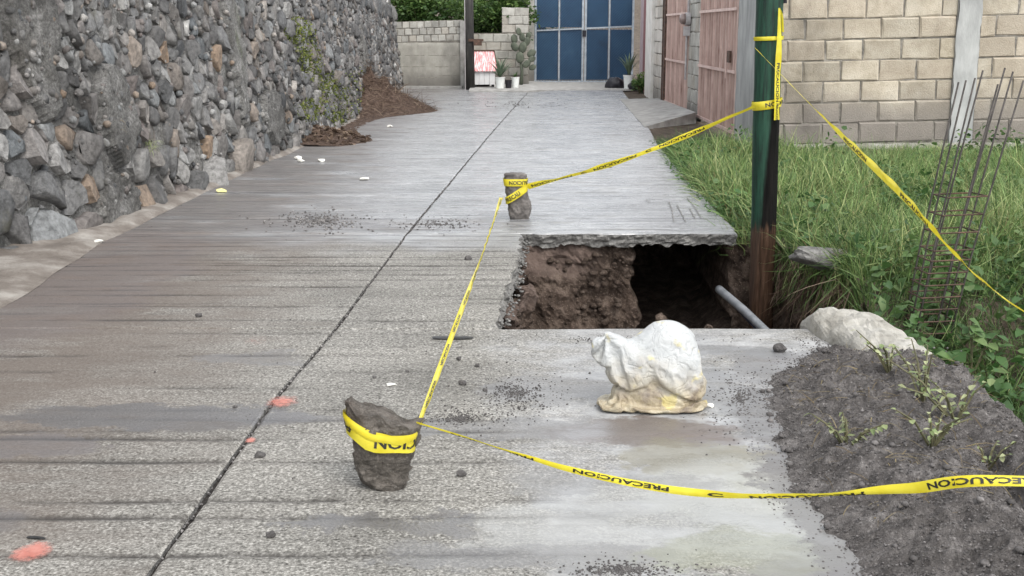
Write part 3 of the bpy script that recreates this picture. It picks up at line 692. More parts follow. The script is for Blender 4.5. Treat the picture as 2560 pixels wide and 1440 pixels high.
def stone_cells():
    def size(s_, h):
        b = lerp(.205, .20, sstep(14, 26, s_))
        if s_ < 13 and h < .75: b = lerp(.37, .22, h/.75)
        return b
    pts = []
    grid = {}
    for _ in range(60000):
        s_ = random.uniform(5.2, 30.8); h = random.uniform(-.02, WTOP(s_)-.04)
        r = size(s_, h)*random.uniform(.48, 1.30); k = (int(s_/.4), int(h/.4)); ok = True
        for i in (-1, 0, 1):
            for j in (-1, 0, 1):
                for q in grid.get((k[0]+i, k[1]+j), ()):
                    if (q[0]-s_)**2+((q[1]-h)*1.15)**2 < ((r+q[2])*.5)**2: ok = False; break
                if not ok: break
            if not ok: break
        if ok: grid.setdefault(k, []).append((s_, h, r)); pts.append((s_, h, r))
    cells = []
    for s_, h, r in pts:
        k = (int(s_/.4), int(h/.4)); nb = []
        for i in (-1, 0, 1):
            for j in (-1, 0, 1): nb += grid.get((k[0]+i, k[1]+j), ())
        poly = [(s_-.34, h-.34), (s_+.34, h-.34), (s_+.34, h+.34), (s_-.34, h+.34)]
        for q in nb:
            dx, dy = q[0]-s_, q[1]-h
            d2 = dx*dx+dy*dy
            if d2 < 1e-9 or d2 > .5: continue
            f = .5+.5*(r*r-q[2]*q[2])/(4*d2)*1.0; f = min(.75, max(.25, f))
            mx_, my_ = s_+dx*f, h+dy*f; new = []
            for a, b in zip(poly, poly[1:]+poly[:1]):
                da = (a[0]-mx_)*dx+(a[1]-my_)*dy; db = (b[0]-mx_)*dx+(b[1]-my_)*dy
                if da <= 0: new.append(a)
                if da*db < 0:
                    t = da/(da-db); new.append((a[0]+(b[0]-a[0])*t, a[1]+(b[1]-a[1])*t))
            poly = new
            if len(poly) < 3: break
        if len(poly) >= 3: cells.append((s_, h, r, poly))
    return cells
def stone_mesh(cell, rnd):
    s_, h, r, poly = cell
    ca = sum(p[0] for p in poly)/len(poly); cb = sum(p[1] for p in poly)/len(poly)
    # resample the outline to 10 rounded corners
    per = [math.dist(a, b) for a, b in zip(poly, poly[1:]+poly[:1])]; T = sum(per); out = []
    K = 9; ph = random.random()
    for k in range(K):
        d = T*((k+ph)/K % 1); i = 0
        while d > per[i]: d -= per[i]; i = (i+1) % len(per)
        a, b = poly[i], poly[(i+1) % len(poly)]; t = d/max(per[i], 1e-6); out.append((a[0]+(b[0]-a[0])*t, a[1]+(b[1]-a[1])*t))
    shr = random.uniform(.86, 1.0); bulge = r*random.uniform(.07, .27); tilt = (random.uniform(-.38, .38), random.uniform(-.38, .38))
    if s_ < 13 and h < .6: bulge *= 1.3
    V = []; rings = ((1.0, -.03), (.985, .52), (.895, .90), (.52, 1.0))
    jit = [random.uniform(.78, 1.10) for _ in range(K)]; seed = random.uniform(0, 99)
    for ri, (sc, hh) in enumerate(rings):
        for k, (a, b) in enumerate(out):
            q = sc*shr*jit[k]*(1+.06*random.uniform(-1, 1)*(ri > 0)); x = (a-ca)*q; y = (b-cb)*q
            o_ = bulge*hh*(1+.25*nz(x*14+seed, y*14)) + (x*tilt[0]+y*tilt[1])*(ri > 1)
            V.append(wpos(ca+x, cb+y, o_ if ri else -.03))
    V.append(wpos(ca, cb, bulge*(1.02+.15*random.uniform(-1, 1))))
    T_ = []
    for ri in range(3):
        for k in range(K):
            a = ri*K+k; b = ri*K+(k+1) % K; T_ += [(a, b, b+K), (a, b+K, a+K)]
    for k in range(K): T_.append((3*K+k, 3*K+(k+1) % K, 4*K))
    return V, T_
cells = [c for c in stone_cells() if not bare(c[0], c[1]) and random.random() > .05]
def seen(c):
    p = wpos(c[0], c[1]); px = 1280+F*p.x/max(p.y, .1); d = p-Vector((0, 0, H)); f = d.y*cs-d.z*sn; up = d.y*sn+d.z*cs
    return -60 < 1280+F*d.x/f and 720-F*up/f > -40
cells.sort(key=lambda c: -(c[2]/c[0])**2*(1 if seen(c) else .01)*(1.0/(1+.15*c[0])))
rV, rT, rR = [], [], []
hot = {}
for i, c in enumerate(cells):
    rnd = random.random(); V, T_ = stone_mesh(c, rnd)
    if i < 300:
        smooth = False
        me = bpy.data.meshes.new('stone'); me.from_pydata([tuple(v-wl) for v in V], [], T_); me.update()
        at = me.attributes.new('rnd', 'FLOAT', 'POINT'); at.data.foreach_set('value', np.full(len(V), rnd, np.float32)); me.materials.append(M_STONE)
        me.polygons.foreach_set('use_smooth', [random.random() < .5]*len(T_))
        o = bpy.data.objects.new('stone', me); C.objects.link(o); o.parent = wall
    else:
        off = len(rV); rV += [tuple(v-wl) for v in V]; rT += [(a+off, b+off, c_+off) for a, b, c_ in T_]; rR += [rnd]*len(V)
o = tris('stones', np.array(rV), np.array(rT), M_STONE, wall, rR, True); o['kind'] = 'stuff'

pts = []; sz = []
while len(pts) < 2600:
    s_ = random.uniform(6.5, 26); h = random.uniform(.0, WTOP(s_)-.1)
    if not bare(s_, h) and random.random() < .75: continue
    p = wpos(s_, h, .05 if bare(s_, h) else .02)-wl; pts.append(p[:]); sz.append(random.choice((.012, .018, .025, .04)))
o = scatter_rocks('chippings', pts, np.array(sz), M_STONE, wall, 1.0); o['kind'] = 'stuff'
# low wall of pale blocks on top of its far end
capw = empty('parapet_wall', (WBX(25)-.35, 25, 1.9)); tag(capw, 'pale rendered low wall on top of the far end of the stone wall', 'wall')
mbc = MB()
def capf(y0, y1, z1, nm, mat):
    m_ = MB(); xa = lambda y: WBX(y)-.11*WTOP(y)-.04-(WBX(25)-.35); n = 8
    for i in range(n):
        a, b = lerp(y0, y1, i/n), lerp(y0, y1, (i+1)/n)
        k = len(m_.v)
        for y in (a, b):
            for x, z in ((xa(y), WTOP(y)-.02), (xa(y), z1), (xa(y)-.16, z1), (xa(y)-.16, WTOP(y)-.02)): m_.v.append(Vector((x, y-25, z-1.9)))
        m_.f += [(k, k+4, k+5, k+1), (k+1, k+5, k+6, k+2), (k+2, k+6, k+7, k+3)]
        if i == 0: m_.f.append((k, k+1, k+2, k+3))
        if i == n-1: m_.f.append((k+7, k+6, k+5, k+4))
    return m_.build(nm, mat, capw)
capf(18.5, 24.6, 2.55, 'render_panel', M_RENDER); capf(24.62, 29.9, 2.6, 'pale_panel', M_WHITEWALL)
xc = WBX(30.2)-.11*1.8; 
ep = empty('concrete_pier', (xc, 30.3, 0)); tag(ep, 'rough concrete pier closing the far end of the stone wall', 'pier')
MB().grid(10, 40, lambda a, b: Vector((lerp(.20, -.10, a)-.17*b*1.6+.02*fbm(a*5, b*12), -.15+.08*a, lerp(-.1, 2.2, b)))).grid(6, 40, lambda a, b: Vector((.20-.17*b*1.6+.02*fbm(1, b*12), -.15+.5*a, lerp(-.1, 2.2, b)))).build('render', M_MORTAR, ep, True)

# ------------------------------------------------------------------ block walls
def block_meshes(l, d, h, mat, n=6, jit=.009):
    out = []
    for k in range(n):
        r = random.Random(k+int(l*1000)); b = .012
        v = [(0, d, 0), (l, d, 0), (l, d, h), (0, d, h), (0, b, 0), (l, b, 0), (l, b, h), (0, b, h), (b*1.2, 0, b), (l-b*1.2, 0, b), (l-b*1.2, 0, h-b), (b*1.2, 0, h-b)]
        v = [(x+r.uniform(-jit, jit), y+r.uniform(-jit, jit)*(.8 if y < d else 0), z+r.uniform(-jit, jit)) for x, y, z in v]
        f = [(0, 3, 2, 1), (4, 5, 1, 0), (5, 6, 2, 1), (6, 7, 3, 2), (7, 4, 0, 3), (4, 8, 9, 5), (5, 9, 10, 6), (6, 10, 11, 7), (7, 11, 8, 4), (8, 11, 10, 9)]
        f = [tuple(reversed(q)) if i == 0 else q for i, q in enumerate(f)]
        me = bpy.data.meshes.new('block'); me.from_pydata(v, [], f); me.update(); me.materials.append(mat); out.append(me)
    return out
def courses(root, length, z0, z1, bl, bh, meshes, joint=.014, slope=0.0, skips=(), depth=.13, ph=0.0, mort=True, msh=None):
    r = 0; z = z0
    while z < z1-.02:
        x = -(bl)*(.5 if (r % 2) else 0.0)-ph*bl
        x += random.uniform(-.02, .02)
        while x < length:
            a, b = max(0, x), min(length, x+bl)
            for s0, s1 in skips:
                if a >= s0 and b <= s1: a = b
                elif a < s0 < b <= s1: b = s0
                elif s0 <= a < s1 < b: a = s1
                elif a < s0 and s1 < b:
                    if b-s1 > .06:
                        inst('block', random.choice(meshes), root, (s1, random.uniform(-.008, .004), z+slope*s1), (0, -slope, 0), ((b-s1-joint)/bl, 1, 1))
                    b = s0
            if b-a > .06:
                inst('block', random.choice(meshes), root, (a+random.uniform(0, .004), random.uniform(-.010, .006), z+slope*a+random.uniform(-.004, .004)), (0, -slope+random.uniform(-.004, .004), 0), ((b-a-joint)/bl, 1, (bh-joint)/bh if True else 1))
            x += bl
        z += bh; r += 1
    if mort:
        MB().grid(90, 50, lambda a, b: Vector((a*length, .014+.006*fbm(a*length*9, b*(z1-z0)*9), lerp(z0-.1, z1, b)+slope*a*length))).build('mortar', msh or M_BLOCKM, root, True)
        MB().box((0, .045, z0-.15), (length, depth+.02, z1)).build('wall_core', msh or M_BLOCKM, root)

# tan block wall facing the camera
FW = empty('block_wall', (2.98, 14.55, 0)); tag(FW, 'tan concrete block wall across the grassy lot behind the green pole', 'block wall')
bm_t = block_meshes(.452, .13, .246, M_BLOCK)
colx = (Q(2388, 150, 14.55).x-2.98, Q(2440, 150, 14.55).x-2.98)
courses(FW, 7.0, .085, 2.7, .452, .246, bm_t, .015, .022, (colx,), ph=.35)
MB().grid(8, 60, lambda a, b: Vector((lerp(colx[0]-.015, colx[1]+.015, a)+.018*fbm(a*2, b*9), -.035-.01*fbm(a*4, b*20), lerp(-.1, 2.8, b)))).grid(2, 30, lambda a, b: Vector((colx[1]+.015, -.035+.1*a, lerp(-.1, 2.8, b)))).grid(2, 30, lambda a, b: Vector((colx[0]-.015, .06-.095*a, lerp(-.1, 2.8, b)))).build('column', M_GREYCOL, FW, True)
MB().grid(120, 10, lambda a, b: Vector((lerp(.35, 7, a), -.05-.012*fbm(a*40, b*3)-.03*(1-b), lerp(-.2, .095+.015*fbm(a*30, 2)+.02*a*3, b)))).build('plinth', M_WHITEC, FW, True)
MB().grid(2, 2, lambda a, b: Vector((lerp(0, 2.98-2.98+.5, a), -.02, lerp(-.15, .1, b)))).build('footing', M_CONC_D, FW)

# right-hand frontage, running away from the camera at x ~ 3.05; root frames look at -X with local x towards the camera
RX = 3.05
def front(name, yfar, ynear, label, cat):
    e = empty(name, (RX, yfar, 0), -PI/2); tag(e, label, cat); return e, yfar-ynear
e, L = front('rendered_column', 16.45, 14.58, 'pale grey rendered corner column behind the green pole', 'column')
MB().grid(14, 50, lambda a, b: Vector((L*a, -.02-.012*fbm(a*3, b*8), lerp(-.1, 3, b)))).grid(8, 50, lambda a, b: Vector((L, -.02+.3*a, lerp(-.1, 3, b)))).grid(4, 40, lambda a, b: Vector((0, .30-.32*a, lerp(-.1, 3, b)))).build('render', M_GREYCOL, e, True)

def pink_gate(yfar, ynear, label, lock):
    e, L = front('pink_gate', yfar, ynear, label, 'gate')
    zt = 2.9
    nr = int(L/.075); pts = []
    sh = MB().grid(nr*4+1, 2, lambda a, b: Vector((L*a, .02+(.018 if int(round(a*nr*4)) % 4 in (1, 2) else 0), lerp(.06, zt, b))))
    sh.build('sheet', M_PINK, e)
    nb = max(6, int(L/.21))
    for i in range(nb+1):
        x = L*i/nb; wd = .028 if i in (0, nb) else .014
        MB().box((max(0, x-wd), -.025, .05), (min(L, x+wd), .004, zt)).build('bar', M_PINKL if i % 3 == 0 else M_PINK, e)
    for zz in (.07, .88, 1.72, 2.6):
        MB().box((0, -.045, zz-.02), (L, -.0255, zz+.02)).build('rail', M_PINKL, e)
    if lock:
        MB().box((L-.42, -.075, 1.0), (L-.22, -.046, 1.16)).build('lock_box', M_RUST, e)
        MB().tube([(L-.5, -.07, .78), (L-.5, -.07, 1.3)], .012).build('bolt', M_PINKL, e)
    return e
pink_gate(19.75, 16.5, 'dusty pink barred metal gate next to the grey corner column', True)
pink_gate(24.0, 21.15, 'narrow dusty pink barred gate between block pier and dark post, farther away', False)
pm_ = block_meshes(.36, .13, .235, M_BLOCKG)
e, L = front('block_pier', 21.12, 19.78, 'grey block pier between the two pink gates', 'pier')
courses(e, L, 0, 2.9, .36, .235, pm_)
e, L = front('dark_post', 24.35, 24.03, 'dark brown steel post beside the farther pink gate', 'post')
MB().box((.0, -.06, -.05), (L, .1, 2.95)).box((.05, -.075, -.05), (.12, -.0605, 2.95)).build('post', M_RUST, e)
e, L = front('side_block_wall', 26.3, 24.38, 'pale block wall between dark post and white pilaster', 'block wall')
courses(e, L, 0, 2.95, .42, .24, block_meshes(.42, .13, .24, block_material('pale_block', (.40, .37, .33), (.54, .505, .46), (.66, .63, .58), (.05, .5, (.25, .235, .21)))))
e, L = front('white_pilaster', 28.0, 26.34, 'white rendered pilaster near the blue gate', 'pilaster')
MB().grid(6, 30, lambda a, b: Vector((L*.55+L*.45*a, -.05-.008*nz(a*3, b*9), lerp(-.05, 3, b)))).grid(6, 30, lambda a, b: Vector((L*.55*a, .0, lerp(-.05, 3, b)))).grid(3, 30, lambda a, b: Vector((L, -.05+.2*a, lerp(-.05, 3, b)))).grid(3, 30, lambda a, b: Vector((L*.55, .0-.05*a, lerp(-.05, 3, b)))).build('render', M_WHITEWALL, e, True)
e, L = front('lilac_pilaster', 33.2, 28.03, 'faded lilac and maroon pilaster right of the blue gate', 'pilaster'); e.location.x = 3.45; e.rotation_euler.z = -PI/2-.064
MB().box((0, .02, -.05), (L, .2, 3)).build('render', M_LILAC, e); MB().box((L*.55, -.02, -.05), (L*.8, .0195, 3)).build('maroon_strip', M_MAROON, e)
# electricity meter on the block pier
e = empty('electricity_meter', (RX-.06, 21.0, 1.5)); tag(e, 'round electricity meter on the block pier between the pink gates', 'meter')
mm = MB().tube([(.05, 0, .12), (-.03, 0, .12)], .11, 16).build('base', M_METER, e, False); MB().tube([(-.03, 0, .12), (-.10, 0, .12), (-.125, 0, .12)], [.09, .085, .05], 16).build('glass_dome', simple('meter_glass', [(.3, (.18, .13, .12)), (.7, (.30, .24, .22))], 9, .15, 0), e, True)
MB().box((-.05, -.07, -.16), (.05, .07, -.0)).build('box', M_METER, e); MB().tube([(0, 0, -.16), (0, 0, -.9)], .018).build('conduit', M_METER, e); MB().tube([(.02, 0, .2), (.02, 0, 1.4)], .02).build('riser', M_METER, e)

# ------------------------------------------------------------------ blue double gate at the end of the road
GY = 33.6; gx0, gx1 = Q(1336, 200, GY).x, Q(1582, 200, GY).x
gate = empty('blue_gate', ((gx0+gx1)/2, GY, .0)); tag(gate, 'blue double sheet metal gate with grey bars at the end of the road', 'gate')
W2 = (gx1-gx0)/2; zt = 2.7
for sgn in (-1, 1):
    a, b = (-W2, -.012) if sgn < 0 else (.012, W2)
    mid = (a+b)/2
    for (p, q) in ((a, mid), (mid, b)):
        for (u, v) in ((.06, 1.47), (1.47, zt)):
            MB().grid(9, 9, lambda s_, t_: Vector((lerp(p+.03, q-.03, s_), .012+.006*nz(s_*2+p*3, t_*2+u), lerp(u+.03, v-.03, t_)))).build('panel', M_BLUE, gate, True)
    MB().box((a, -.03, 0), (a+.055, .03, zt)).box((b-.055, -.03, 0), (b, .03, zt)).box((a+.055, -.03, 0), (b-.055, .03, .055)).box((a+.055, -.03, zt-.05), (b-.055, .03, zt)).build('leaf_frame', M_GBAR, gate)
    MB().box((mid-.018, -.036, .055), (mid+.018, .0, zt-.05)).build('upright', M_GBAR, gate)
    tl = .05
    r_ = MB(); n = len(r_.v); zz = 1.47
    r_.box((a+.055, -.034, zz-.02), (b-.055, -.002, zz+.02)); r_.v = [(x, y, z+(x*.045)) for x, y, z in r_.v]; r_.build('rail', M_GBAR, gate)
    # diamond wire mesh welded over the sheet
    wm = MB(); st = .075; hgt = zt-.1; wid = b-a-.11; k = -int(hgt/st)
    while k*st < wid:
        for dr in (1, -1):
            x0 = k*st; p0 = (max(0, x0), max(0, -x0)); 
            ln = min(wid-p0[0], hgt-p0[1])
            if ln > .05:
                A = (a+.055+p0[0], -.012, .05+p0[1]); B = (A[0]+ln, -.012, A[2]+ln)
                if dr < 0: A = (a+b-A[0], -.014, A[2]); B = (a+b-B[0], -.014, B[2])
                wm.tube([A, B], .0045, 3, False)
        k += 1
    wm.build('wire_mesh', M_BLUE, gate)['kind'] = 'stuff'
MB().box((-.05, -.07, 1.25), (.05, -.035, 1.42)).build('lock', M_DARK, gate)
gp = empty('gate_pier', (gx0-.16, GY, 0)); tag(gp, 'rendered pier on the left of the blue gate', 'pier')
MB().box((-.02, -.03, -.05), (.15, .25, 2.9)).build('render', M_RENDER, gp)

# threshold and kerb ledge before the gate and the yard wall
def ledge(a, b):
    x = lerp(-1.02, 3.4, a); prof = [(0, -.05), (0, .055), (.04, .075), (1, .085)]
    k = b*3; i = min(2, int(k)); t = k-i; y, z = lerp(prof[i][0], prof[i+1][0], t), lerp(prof[i][1], prof[i+1][1], t)
    fr = 28.6+.9*sstep(.3, 1.2, x)-.1*nz(x*2); kz = lerp(.62, .30, sstep(.4, 1.0, x)); return Vector((x, lerp(fr, 34.5, y), z*kz+.012*nz(x*5, y*5)))
struct(MB().grid(60, 16, ledge).build('threshold_pavement', M_CONC, smooth=False))
struct(MB().grid(40, 3, lambda a, b: Vector((lerp(-3, -1.25, a), 30.4+.3*(b > .6), -.02+.07*(b > .2)+.006*nz(a*9)))).build('wall_footing', M_CONC))

# ------------------------------------------------------------------ yard walls at the far left
yw = empty('yard_wall', (-2.95, 30.75, 0)); tag(yw, 'grey block yard wall, half rendered, left of the dark pole', 'block wall')
LW = 1.72
gm = block_meshes(.185, .12, .17, M_BLOCKG)
courses(yw, LW, 1.12, 1.63, .185, .17, gm, .014, .03)
MB().grid(40, 30, lambda a, b: Vector((LW*a, -.005-.02*(1 if b < .985+.1*nz(a*6) else 0)+.004*fbm(a*9, b*9), lerp(-.05, 1.12, b)))).build('render', M_RENDER, yw, True)
MB().box((0, .02, 0), (LW, .15, 1.12)).build('core', M_RENDER, yw)
for x, z, l in ((.25, .80, .5), (.85, .80, .45), (1.4, .80, .28), (.15, .52, .6), (1.0, .52, .35), (.55, .25, .5), (1.1, .30, .5)):
    MB().box((x, -.028, z), (x+l, -.0255, z+.012)).build('joint_line', M_BLOCKM, yw)
MB().box((LW-.07, -.06, -.05), (LW+.05, .12, 1.66)).build('end_post', M_CONC, yw)
yw2 = empty('garden_wall', (-1.05, 31.9, 0)); tag(yw2, 'grey block wall behind the dog kennel and cactus', 'block wall')
LW2 = gx0-.18+1.05
courses(yw2, LW2, .05, 1.35, .38, .215, block_meshes(.38, .12, .215, M_RENDER), .012, .0)
courses(yw2, LW2, 1.36, 1.99, .38, .215, block_meshes(.38, .121, .215, M_BLOCKG), .012, .0, ((-.1, LW2-.70),), mort=False)
MB().box((LW2-.70, .016, 1.352), (LW2, .14, 1.99)).build('upper_core', M_BLOCKM, yw2)
sh = empty('shadow_painted_shed', (.35, 35.2, 0)); tag(sh, 'open shed with its roof shadow painted as dark sheets, above the garden wall left of the blue gate', 'shed')
MB().box((-.75, 0, 0), (.6, .05, 3.2)).build('back', M_DARK, sh); MB().box((-.95, -.5, 3.0), (.8, .3, 3.06)).build('roof', M_RUST, sh); MB().box((-.9, -.02, 0), (-.78, .1, 3.0)).build('side', M_DARK, sh)  # near-black back and side carry the roof's shadow in their colour

# dark timber pole by the yard wall
bp = P(1175, 224); e = empty('timber_pole', bp); tag(e, 'dark timber utility pole between the yard wall and the kennel', 'utility pole')
MB().tube([(0, 0, -.1), (-.01, 0, 1.2), (-.03, 0, 4.5)], [.125, .115, .105], 12).build('trunk', M_POLED, e, True)
MB().tube([(-.11, -.06, 0), (-.11, -.06, 4.4)], .012).build('ground_wire', M_METER, e); MB().box((-.02, -.14, 1.16), (.34, -.1, 1.22)).build('bracket', M_RUST, e); MB().box((.10, -.15, 1.06), (.30, -.08, 1.159)).build('box', M_RUST, e)

# kennel
kp = P(1213, 217); e = empty('kennel', (kp.x, 30.1, .05), math.radians(14)); tag(e, 'small white dog kennel with a red and white ridged roof', 'kennel')
kw, kd, kh = .52, .62, .42
for i in range(4):
    MB().box((-kw/2+i*kw/4+.004, -.012, .06), (-kw/2+(i+1)*kw/4-.004, .012, kh)).build('board', M_DOG, e)
MB().box((kw/2-.0, .012, .06), (kw/2+.02, kd, kh)).box((-kw/2-.02, .012, .06), (-kw/2, kd, kh)).box((-kw/2, kd-.02, .06), (kw/2, kd, kh)).build('walls', M_DOG, e)
ge = MB(); ge.v = [(kw/2+.0205, .0, kh), (kw/2+.0205, kd, kh), (kw/2+.0205, kd/2, kh+.42)]; ge.f = [(0, 1, 2)]; ge.build('gable', M_METER, e)
for sg in (0, 1):
    nr = 9
    MB().grid(nr*4+1, 6, lambda a, b: Vector((lerp(-kw/2-.07, kw/2+.07, a), (lerp(-.09, kd/2, b) if not sg else lerp(kd+.09, kd/2, b)), kh-.03+.47*b+.012*math.sin(a*nr*2*PI)))).build('roof', M_ROOF, e, True)
MB().tube([(-kw/2-.07, kd/2, kh+.46), (kw/2+.07, kd/2, kh+.46)], .022, 6).build('ridge', M_RUST, e); MB().tube([(kw/2+.075, -.09, kh-.03), (kw/2+.075, kd/2, kh+.45), (kw/2+.075, kd+.09, kh-.03)], .014, 6).build('barge_board', M_RUST, e)
MB().box((-kw/2, .02, 0), (-kw/2+.05, .1, .06)).box((kw/2-.05, .02, 0), (kw/2, .1, .06)).box((-kw/2, kd-.1, 0), (kw/2, kd-.03, .06)).build('feet', M_DARK, e)

# leaf templates
def leaf_t(wd=.45, fold=.12, droop=.15):
    v = np.array([(0, 0, 0), (.32, wd/2, fold), (.32, -wd/2, fold), (.36, 0, .02), (.72, wd*.34, fold*.6-droop*.5), (.72, -wd*.34, fold*.6-droop*.5), (.74, 0, -droop*.5), (1, 0, -droop)], float)
    f = np.array([(0, 3, 1), (0, 2, 3), (1, 3, 6), (1, 6, 4), (2, 5, 6), (2, 6, 3), (4, 6, 7), (5, 7, 6)]); return v, f
LEAVES = [leaf_t(.45, .1, .15), leaf_t(.62, .12, .25), leaf_t(.75, .08, .1), leaf_t(.35, .06, .3)]
SIMPLE_LEAVES = [(np.array([(0, 0, 0), (.5, .28, .06), (1, 0, -.08), (.5, -.28, .06)], float), np.array([(0, 2, 1), (0, 3, 2)]))]
def blade_t(bend, segs=4, wd=.016):
    v = []; f = []; x = z = 0; a = PI/2; st = 1/segs
    for i in range(segs+1):
        ww = wd*(1-(i/segs)**1.6)*.5
        if i < segs: v += [(x, ww, z), (x, -ww, z)]
        else: v += [(x, 0, z)]
        x += math.cos(a)*st; z += math.sin(a)*st; a -= bend/segs*(1+i*.5)
    for i in range(segs-1): b = 2*i; f += [(b, b+1, b+3), (b, b+3, b+2)]
    b = 2*(segs-1); f.append((b, b+1, b+2)); return np.array(v), np.array(f)
BLADES = [blade_t(q, 4, .021) for q in (.3, .6, .9, 1.2, 1.5, 1.9)]

def spiky(name, loc, n, ln, mat, parent, spread=.55, wd=.09):
    """a rosette of stiff sword leaves, each one a part"""
    base = bpy.data.meshes.new('leaf'); bt = blade_t(.5, 5, wd)
    base.from_pydata([tuple(q) for q in bt[0]], [], [tuple(int(i) for i in q) for q in bt[1]]); base.update(); base.materials.append(mat)
    at = base.attributes.new('rnd', 'FLOAT', 'POINT'); at.data.foreach_set('value', np.full(len(bt[0]), .5, np.float32))
    for i in range(n):
        a = random.uniform(0, 2*PI); t = random.uniform(.05, spread); s_ = ln*random.uniform(.6, 1.05)
        inst('leaf', base, parent, loc, (0, t, a), (s_, s_, s_))
def bucket(loc, r, h, label, mat=M_WHITEP, n=16):
    e = empty('planter_bucket', loc); tag(e, label, 'planter')
    MB().tube([(0, 0, 0), (0, 0, h*.96)], [r*.82, r], n).build('bucket', mat, e, False); MB().tube([(0, 0, h*.90), (0, 0, h)], [r*1.06, r*1.08], n).build('rim', mat, e, False)
    MB().tube([(0, 0, h*1.001), (0, 0, h*1.01)], [r*.92, r*.9], n).build('soil', M_EARTH, e); return e
def on_ledge(px, y): return Vector((Q(px, 210, y).x, y, .045 if px < 1400 else .02))
e = bucket(on_ledge(1250, 29.5), .12, .27, 'white bucket with a spiky agave in front of the kennel'); spiky('a', (0, 0, .27), 44, .60, M_AGAVE, e, 1.0, .10)
e = bucket(on_ledge(1288, 29.8), .10, .26, 'white bucket with a small leafy plant beside the agave bucket'); spiky('b', (0, 0, .25), 16, .22, M_LEAF, e, .9, .14)
bt = bucket(on_ledge(1271, 29.6), .085, .2, 'dark squat pot between the two white buckets', M_BAG)
e = bucket(on_ledge(1572, 29.9), .135, .33, 'white bucket with upright sword leaves right of the blue gate'); spiky('c', (0, 0, .33), 34, .66, M_AGAVE, e, .5, .10)
# prickly pear
cp = on_ledge(1303, 31.3); e = empty('prickly_pear', cp); tag(e, 'tall grey-green prickly pear cactus against the garden wall', 'cactus')
MB().tube([(0, 0, 0), (.02, 0, .35), (-.02, 0, .62)], [.045, .04, .035], 8).build('trunk', M_CACTUS, e, True)
padv, padf = IC2; padm = bpy.data.meshes.new('pad'); padm.from_pydata([(x*.5, y*.09, z*.5+.5) for x, y, z in padv], [], [tuple(int(i) for i in q) for q in padf]); padm.update(); padm.materials.append(M_CACTUS); padm.polygons.foreach_set('use_smooth', [True]*len(padf))
for (x, z, s_, t) in ((-.02, .55, .3, -.1), (.0, .8, .3, .25), (.08, .98, .26, .5), (-.10, .86, .26, -.6), (-.16, 1.05, .24, -.15), (.02, 1.1, .22, .0), (.16, .72, .26, .9), (.18, .62, .22, 1.2), (.05, .45, .24, .8), (.15, 1.15, .2, .35), (-.05, 1.25, .2, -.2), (.2, .4, .2, 1.1)):
    inst('pad', padm, e, (x, random.uniform(-.08, .05), z), (0, t, random.uniform(-.5, .5)), (s_*.75, s_, s_))
# refuse sacks by the right bucket
def bagmesh(sx, sy, sz, seed):
    V = []
    for p in IC3[0]:
        q = Vector(p); k = 1+.22*noise.fractal(q*1.8+Vector((seed, 0, 0)), 1, 2, 4)-.12*abs(noise.noise(q*4+Vector((0, seed, 0))))
        q = q*k; zz = max(q.z, -.5); V.append((q.x*sx, q.y*sy, (zz+.5)*sz))
    return V, [tuple(int(i) for i in f) for f in IC3[1]]
for px, y, s_, lb in ((1538, 30.3, (.26, .22, .20), 'black refuse sack left of the sword-leaf bucket'), (1598, 29.6, (.28, .2, .16), 'black refuse sack right of the sword-leaf bucket')):
    v, f = bagmesh(*s_, px*.1); o = obj('refuse_sack', v, f, M_BAG, None, True); o.location = on_ledge(px, y)-Vector((0, 0, .02)); tag(o, lb, 'refuse sack')

# ------------------------------------------------------------------ foliage masses behind the yard walls
def bush(name, c, r, n, label, mat=M_LEAFB, ls=(.07, .15), seed=1, group=None):
    rg = np.random.default_rng(seed); e = empty(name, (c[0], c[1], 0)); tag(e, label, 'bush', group)
    clumps = rg.normal(0, .5, (26, 3)); clumps[:, 2] *= .9
    k = rg.integers(0, 26, n); p = clumps[k]+rg.normal(0, .19, (n, 3)); p = p*np.array(r)+np.array([0, 0, c[2]])
    idx = rg.integers(0, len(SIMPLE_LEAVES), n)
    rn = np.clip(.5+.33*(clumps[k][:, 2])+rg.normal(0, .22, n), 0, 1)
    bake('crown', SIMPLE_LEAVES, idx, rotmats(n, .6, rg.uniform(ls[0], ls[1], n), rg), p, rn, mat, e)
    t = MB(); 
    for _ in range(6):
        a = rg.uniform(0, 6.28); q = clumps[rg.integers(0, 26)]*np.array(r); t.tube([(0, 0, 0), (q[0]*.4, q[1]*.4, c[2]*.6), (q[0], q[1], c[2]+q[2])], [.035, .025, .01], 5)
    t.build('stems', M_STEM, e); return e
bush('hedge_bush', (-2.3, 31.9, 1.95), (.95, .6, .75), 5200, 'dense green bush behind the yard wall, left of the dark pole', seed=3)
bush('leaning_bush', (-.75, 32.8, 2.0), (.85, .6, .9), 5200, 'green bush hanging over the wall right of the dark pole', seed=4)
bush('leaning_bush', (-.02, 32.5, 1.75), (.45, .35, .5), 1800, 'dark drooping bush over the garden wall beside the prickly pear', seed=8)
bush('background_bush', (-1.5, 35.5, 2.6), (2.6, 1.2, 1.6), 7000, 'tall mass of green bush farther behind the yard walls', ls=(.10, .2), seed=5)
bush('corner_weed', (3.0, 28.5, .2), (.16, .3, .2), 600, 'dark weedy shrub at the foot of the lilac pilaster', ls=(.05, .1), seed=6)

